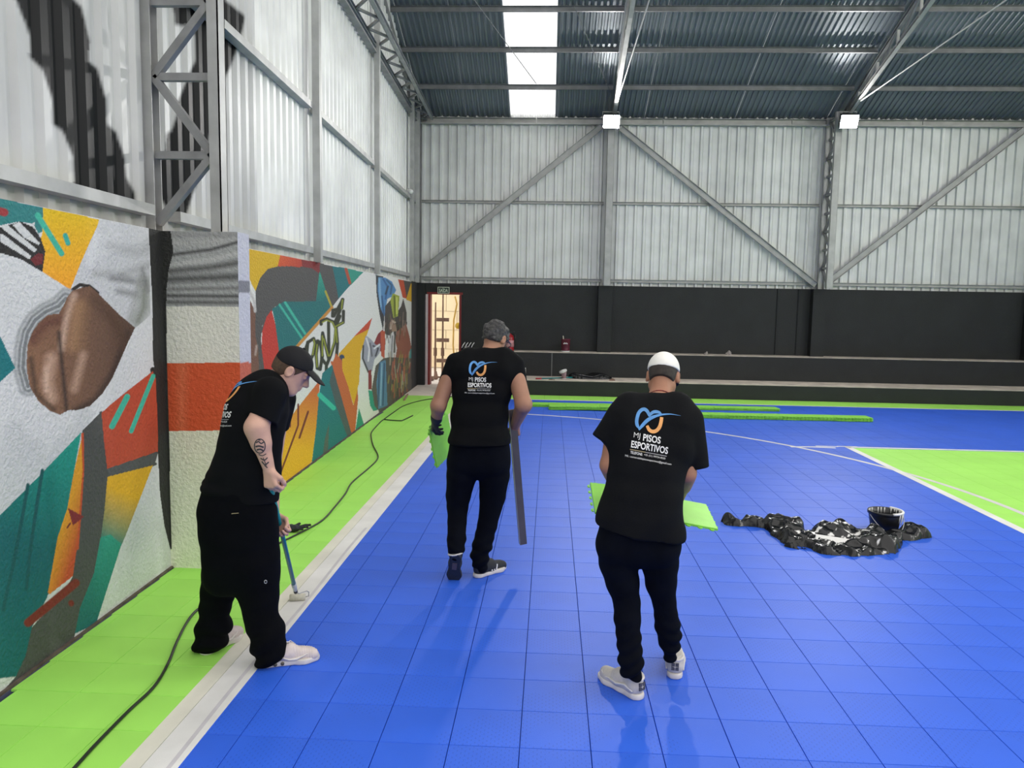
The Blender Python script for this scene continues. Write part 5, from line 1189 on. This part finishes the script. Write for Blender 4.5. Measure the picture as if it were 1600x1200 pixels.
BAGM = mat('black_bag_film', (.004, .004, .005), .2, 0, .2, 6, .25, 40, spec=.45, attr2=('paint', (.72, .71, .69)))
BKC = FL(1381, 829); BKC[2] = 0
def bag_build():
    lumps = []
    for x, y, rx, ry, h in ((1150,818,.17,.09,.095),(1180,818,.17,.10,.115),(1205,822,.14,.12,.10),(1226,828,.17,.19,.165),(1248,842,.22,.22,.12),(1270,848,.22,.26,.11),(1300,840,.20,.25,.175),(1322,845,.22,.24,.12),(1342,846,.20,.26,.15),(1365,850,.18,.24,.155),(1385,848,.16,.20,.15),(1310,858,.26,.17,.085),(1345,861,.24,.13,.075),(1250,855,.14,.10,.07),(1405,836,.15,.13,.13),(1424,835,.13,.12,.135),(1436,835,.08,.10,.09)):
        p = FL(x, y); lumps.append((p[0], p[1], rx, ry, h))
    L = np.array(lumps); x0, x1, y0, y1 = L[:, 0].min()-.3, L[:, 0].max()+.3, L[:, 1].min()-.35, L[:, 1].max()+.4; st = .0085
    X, Y = np.meshgrid(np.arange(x0, x1, st), np.arange(y0, y1, st), indexing='xy'); r = np.random.default_rng(11)
    wx = .03*np.sin(9*X+5*Y+1)+.02*np.sin(21*Y-8*X); wy = .03*np.sin(11*Y-7*X+2)+.02*np.sin(17*X+6*Y)
    Z = np.zeros_like(X)
    for a, b, rx, ry, h in lumps:
        q = np.clip(1-((X+wx-a)/rx)**2-((Y+wy-b)/ry)**2, 0, 1); Z = np.maximum(Z, h*np.minimum(1, q*1.6)**.6)
    cr = np.zeros_like(X)
    for k in range(14):
        t = r.uniform(0, 3.14); f = r.uniform(10, 70); ph = r.uniform(0, 6.3); w2 = np.sin(X*r.uniform(4, 11)+Y*r.uniform(4, 11)+ph)
        cr += (1-2*np.abs(np.sin((X*np.cos(t)+Y*np.sin(t))*f*.5+1.6*w2+ph)))*(17/f)*.55
    m = np.clip(Z/.05, 0, 1); Z = Z*(.72)+m*cr*.018; Z[Z < 0] = 0
    db = np.hypot(X-BKC[0], Y-BKC[1]); Z *= np.clip((db-.135)/.05, 0, 1); Z = np.where(Z > .002, Z+.004, 0)
    ny, nx = X.shape; keep = Z > 0; idx = np.full(X.shape, -1); idx[keep] = np.arange(keep.sum())
    V = np.stack([X[keep], Y[keep], Z[keep]], 1); q = np.stack([idx[:-1, :-1], idx[:-1, 1:], idx[1:, 1:], idx[1:, :-1]], -1).reshape(-1, 4); q = q[(q >= 0).all(1)]
    # the rim of the film drops to the floor
    cnt = np.zeros(len(V)); 
    for k in range(4): np.add.at(cnt, q[:, k], 1)
    V[cnt < 4, 2] = .002
    o = qmesh('plastic_bag', V, q, BAGM, None, True); c = FL(1312, 846); dd = np.hypot((V[:, 0]-c[0])/1.3, (V[:, 1]-c[1]))
    mask = ((wav(V, 40, 6, (1, 2.2, .3))+.8*wav(V, 95, 8)) > .78+4.2*np.clip(dd-.15, 0, 1)).astype(np.float32)
    at = o.data.color_attributes.new('paint', 'FLOAT_COLOR', 'POINT'); c4 = np.ones((len(V), 4), np.float32); c4[:, :3] = mask[:, None]; at.data.foreach_set('color', c4.ravel())
    return tag(o, 'crumpled black plastic bag spread on the blue floor, splashed with white paint', 'plastic bag')
bag_build()
tr_ = empty('paint_scraper', tuple(FL(1303, 848, .11))); tag(tr_, 'white board lying on the crumpled black bag', 'board')
p0, p1 = P(1274.5, 840, 6.22), P(1328, 848, 6.16); dd = p1-p0; dd /= np.linalg.norm(dd); wv = np.array([.05, .55, .30]); wv -= dd*(wv@dd); wv /= np.linalg.norm(wv); nn = np.cross(dd, wv)
MB().obox((p0+p1)/2, dd, wv, nn, np.linalg.norm(p1-p0)/2, .034, .007).build('board', WHITEP, tr_)
MB().obox(p1+np.array([.0, -.015, -.045]), dd, nn, wv, .016, .004, .04).build('end_flap', mat('lilac_white_plastic', (.45, .44, .50), .4), tr_)
bk = empty('paint_bucket', tuple(BKC)); tag(bk, 'black bucket of white paint standing among the folds of the black bag', 'bucket')
zr = P(1381.5, 797.5, BKC[1])[2]; BKM = mat('black_bucket_plastic', (.010, .010, .012), .35, 0, .1, 6); R1 = 24.5/pxm(BKC[1])
MB().lathe(BKC, [(0, .003), (R1*.80, .002), (R1*.97, zr-.03), (R1*.97, zr-.028), (R1*1.04, zr-.026), (R1*1.05, zr-.004), (R1*1.03, zr), (R1*.98, zr), (R1*.93, zr-.05), (R1*.85, .05), (0, .045)], 36).build('bucket_body', BKM, bk, True)
MB().lathe(BKC, [(0, zr-.075), (R1*.90, zr-.072)], 36).build('paint_surface', WHITEP, bk, True)
m = MB()
rr = random.Random(8)
for k in range(15):
    a = rr.uniform(0, 6.28); L_ = rr.uniform(.015, .06); r0 = R1*.955
    m.tube([BKC+np.array([r0*math.cos(a), r0*math.sin(a), zr-.004]), BKC+np.array([r0*.985*math.cos(a), r0*.985*math.sin(a), zr-L_])], [.006, .003], 6)
for a, L_ in ((-.45, .05), (-.75, .075), (-1.0, .05)): 
    m.tube([BKC+np.array([R1*1.055*math.cos(a), R1*1.055*math.sin(a), zr-.004]), BKC+np.array([R1*1.0*math.cos(a), R1*1.0*math.sin(a), zr-.03-L_])], [.006, .003], 6)
m.tube([BKC+np.array([R1*1.035*math.cos(t), R1*1.035*math.sin(t), zr-.001]) for t in np.linspace(-1.5, .9, 20)], .011, 8); m.build('paint_drips', WHITEP, bk, True)
hp = [BKC+np.array([R1*1.06*math.cos(a), R1*1.06*math.sin(a), 0])+np.array([.02*math.sin(t*3.14), -.03*math.sin(t*3.14), zr-.03-.13*math.sin(t*3.14)]) for t, a in zip(np.linspace(0, 1, 14), np.linspace(-2.9, -.35, 14))]
MB().tube(hp, .0032, 6).build('wire_handle', STEEL, bk, True)

# green strips of tiles stacked on the far floor
def tile_strip(p, q, layers, label, bow=0.0):
    p = np.array(p, float); q = np.array(q, float); d = q-p; n = int(round(np.linalg.norm(d)/T)); d = d/np.linalg.norm(d); r = empty('tile_strip', (p[0], p[1], 0)); tag(r, label, 'tile strip', 'green tile strips on the far floor')
    ang = math.atan2(d[1], d[0])
    for k in range(n):
        for l in range(layers):
            o = link('court_tile', TILE, r); t0, t1 = k/n, (k+1)/n; z0, z1 = [bow*math.sin(min(1, t*1.0)*math.pi)*(1 if bow else 0) for t in (t0, t1)]
            o.location = np.append(d*T*k, 0)+np.array([.004*((l*7+k*3) % 3-1), .006*((l*5+k) % 3-1), .017+.017*l+z0]); o.rotation_euler = (0, -math.atan2(z1-z0, T), ang)
    return r
tile_strip((-.30, 14.30), (4.42, 14.45), 3, 'long green tile strip on the far floor, farther of the two low stacks', 0)
tile_strip((.02, 13.93), (2.20, 13.96), 4, 'slightly taller green tile strip just left of the white-capped man', .012)
tile_strip((1.25, 13.30), (5.53, 13.36), 4, 'long green tile strip on the far floor reaching farthest right')

# ------------------------------------------------------------------ things on the terrace steps
ZU, ZL = .846, .314
e0 = FL(796, 549, ZU); e0 = np.array([e0[0], 17.35, ZU]); ex = empty('fire_extinguisher', tuple(e0)); tag(ex, 'red fire extinguisher standing on the upper step behind the grey-haired head', 'fire extinguisher')
REDX = mat('red_enamel', (.36, .012, .02), .3, 0, .08, 6)
MB().lathe(e0, [(0, .002), (.085, .002), (.09, .02), (.09, .29), (.07, .34), (.03, .37), (.025, .39), (0, .39)], 20).build('cylinder', REDX, ex, True)
MB().bar(e0+np.array([-.02, 0, .40]), e0+np.array([.09, 0, .43]), .025, .02).build('trigger_handle', BKM, ex)
MB().tube([e0+np.array([.02, 0, .40]), e0+np.array([.12, -.02, .36]), e0+np.array([.11, -.04, .15])], .012, 8).build('hose', BKM, ex, True)
MB().lathe(e0, [(.0915, .09), (.0915, .24)], 20).build('label_band', mat('pink_label', (.55, .25, .26), .5, 0, .4, 30), ex, True)
c0 = np.array([P(883.5, 549, 17.35)[0], 17.35, ZU]); pc = empty('paint_can', tuple(c0)); tag(pc, 'dark red paint can with a white base on the upper step', 'paint can')
MB().lathe(c0, [(0, .002), (.095, .002), (.1, .03)], 20).build('white_base', WHITEP, pc, True)
MB().lathe(c0, [(.098, .03), (.09, .05), (.095, .10), (.1, .27), (.104, .275), (.104, .29), (.09, .29), (.088, .28), (0, .28)], 20).build('can_body', mat('maroon_tin', (.11, .012, .03), .4, .1, .2, 9), pc, True)
MB().tube([c0+np.array([-.05, -.03, .28]), c0+np.array([-.06, -.05, .36])], .012, 6).build('brush_stub', PALE, pc)
m = MB()
for k, (x, z) in enumerate(((-.045, .19), (-.025, .20), (-.005, .195), (.015, .20), (.035, .19))): m.obox(c0+np.array([x, -.099+.9*x*x*5, z]), (1, 0, 0), (0, 1, 0), (0, 0, 1), .007, .003, .012+.004*(k % 2))
m.build('label_marks', PW, pc)
c1 = np.array([P(881, 594, 16.55)[0], 16.55, ZL]); cu = empty('mixing_cup', tuple(c1)); tag(cu, 'small pinkish pot with a tilted white lid on the lower step', 'pot')
MB().lathe(c1, [(0, .002), (.045, .002), (.055, .15), (.05, .152), (0, .14)], 16).build('pot_body', mat('pinkish_plastic', (.32, .20, .22), .5, 0, .3, 14), cu, True)
MB().lathe(c1+np.array([-.02, -.01, .165]), [(0, -.01), (.085, -.012), (.085, .02), (0, .04)], 16, (-.35, -.2, .9)).build('lid', WHITEP, cu, True)
MB().lathe(c1+np.array([0, 0, .002]), [(.047, 0), (.052, 0), (.056, .012), (.05, .014)], 16).build('paint_foot', WHITEP, cu, True)
pl = empty('roller_pole', tuple(P(848, 593, 16.45))); tag(pl, 'teal pole lying on the lower step under the black cloth', 'pole')
q0, q1 = FL(846, 594, ZL+.02), FL(915, 591, ZL+.02); q0[1] = 16.4; q1[1] = 16.85; q0[0] = P(846, 594, 16.4)[0]; q1[0] = P(915, 592, 16.85)[0]; q0[2] = ZL+.016; q1[2] = ZL+.03
MB().tube([q0, q1], .014, 8).build('pole_tube', TEALP, pl, True); MB().tube([q0-np.array([.12, .04, 0]), q0], .016, 8).build('pole_grip', REDX, pl, True)
def heap(name, c, rx, ry, h, m, label, cat, seed, flat=True, st=.02):
    X, Y = np.meshgrid(np.arange(-rx, rx, st), np.arange(-ry, ry, st)); q = np.clip(1-(X/rx)**2-(Y/ry)**2, 0, 1); W = np.stack([X.ravel()+c[0], Y.ravel()+c[1], 0*X.ravel()], 1)
    Z = h*q**.5*(.62+.38*wav(W, 14/max(rx, .1)*.35, seed).reshape(X.shape)); Z = np.where(q > .02, np.maximum(Z, .006), 0); keep = q > .02
    idx = np.full(X.shape, -1); idx[keep] = np.arange(keep.sum()); V = np.stack([X[keep]+c[0], Y[keep]+c[1], Z[keep]+c[2]], 1); f = np.stack([idx[:-1, :-1], idx[:-1, 1:], idx[1:, 1:], idx[1:, :-1]], -1).reshape(-1, 4); f = f[(f >= 0).all(1)]
    cnt = np.zeros(len(V)); [np.add.at(cnt, f[:, k], 1) for k in range(4)]; V[cnt < 4, 2] = c[2]+.001
    return tag(qmesh(name, V, f, m, None, not flat), label, cat)
heap('black_cloth', (P(922, 592, 16.75)[0], 16.80, ZL+.002), .50, .20, .17, BAGM, 'bundle of black plastic sheet on the lower step beside the teal pole', 'plastic sheet', 5)
cb = np.array([P(818, 592, 16.8)[0], 16.8, ZL]); cx = empty('white_carton', tuple(cb)); tag(cx, 'pale printed carton on the lower step right of the grey-haired man', 'carton')
MB().box(cb+np.array([-.07, -.05, .001]), cb+np.array([.05, .05, .19])).build('carton_body', mat('speckled_card', (.34, .33, .29), .8, 0, .6, 40), cx); MB().box(cb+np.array([-.065, -.052, .19]), cb+np.array([.045, .05, .20])).build('carton_flap', WHITEP, cx)
heap('sponge_scrap', (P(956, 594, 16.5)[0], 16.45, ZL+.001), .09, .06, .07, WOODD, 'brown scrap on the lower step right of the black sheet', 'scrap', 6)
heap('mortar_scrap', (P(862, 596, 16.5)[0], 16.32, ZL+.001), .09, .05, .03, WOODD, 'flat brown scrap at the front edge of the lower step', 'scrap', 7)
PAPER = mat('dirty_paper', (.34, .31, .29), .8, 0, .4, 30)
heap('crumpled_paper', (P(1102, 552, 17.45)[0], 17.4, ZU+.001), .06, .06, .08, PAPER, 'small crumpled paper on the upper step, left of two near the white cap', 'paper', 8, True, .012)
heap('crumpled_paper', (P(1137, 552, 17.45)[0], 17.4, ZU+.001), .08, .06, .13, PAPER, 'larger crumpled paper on the upper step, right of two near the white cap', 'paper', 9, True, .012)
zb = np.array([P(729, 548, 17.4)[0], 17.4, ZU]); zs = heap('striped_bag', (zb[0]+.02, 17.42, ZU+.001), .17, .14, .19, BAGM, 'black and white striped bag on the upper step beside the doorway', 'bag', 10)
ms = MB()
for k in range(4): x = zb[0]-.10+.07*k; ms.tube([(x, 17.33, ZU+.05), (x+.03, 17.36, ZU+.12), (x+.06, 17.42, ZU+.165)], .010, 6)
ms.build('white_stripes', PW, zs, True)
for o_ in bpy.data.objects:
    if o_.name.startswith(('black_cloth', 'striped_bag')) and o_.type == 'MESH':
        me = o_.data; at = me.color_attributes.new('paint', 'FLOAT_COLOR', 'POINT'); at.data.foreach_set('color', np.tile([0, 0, 0, 1], len(me.vertices)).astype(np.float32))
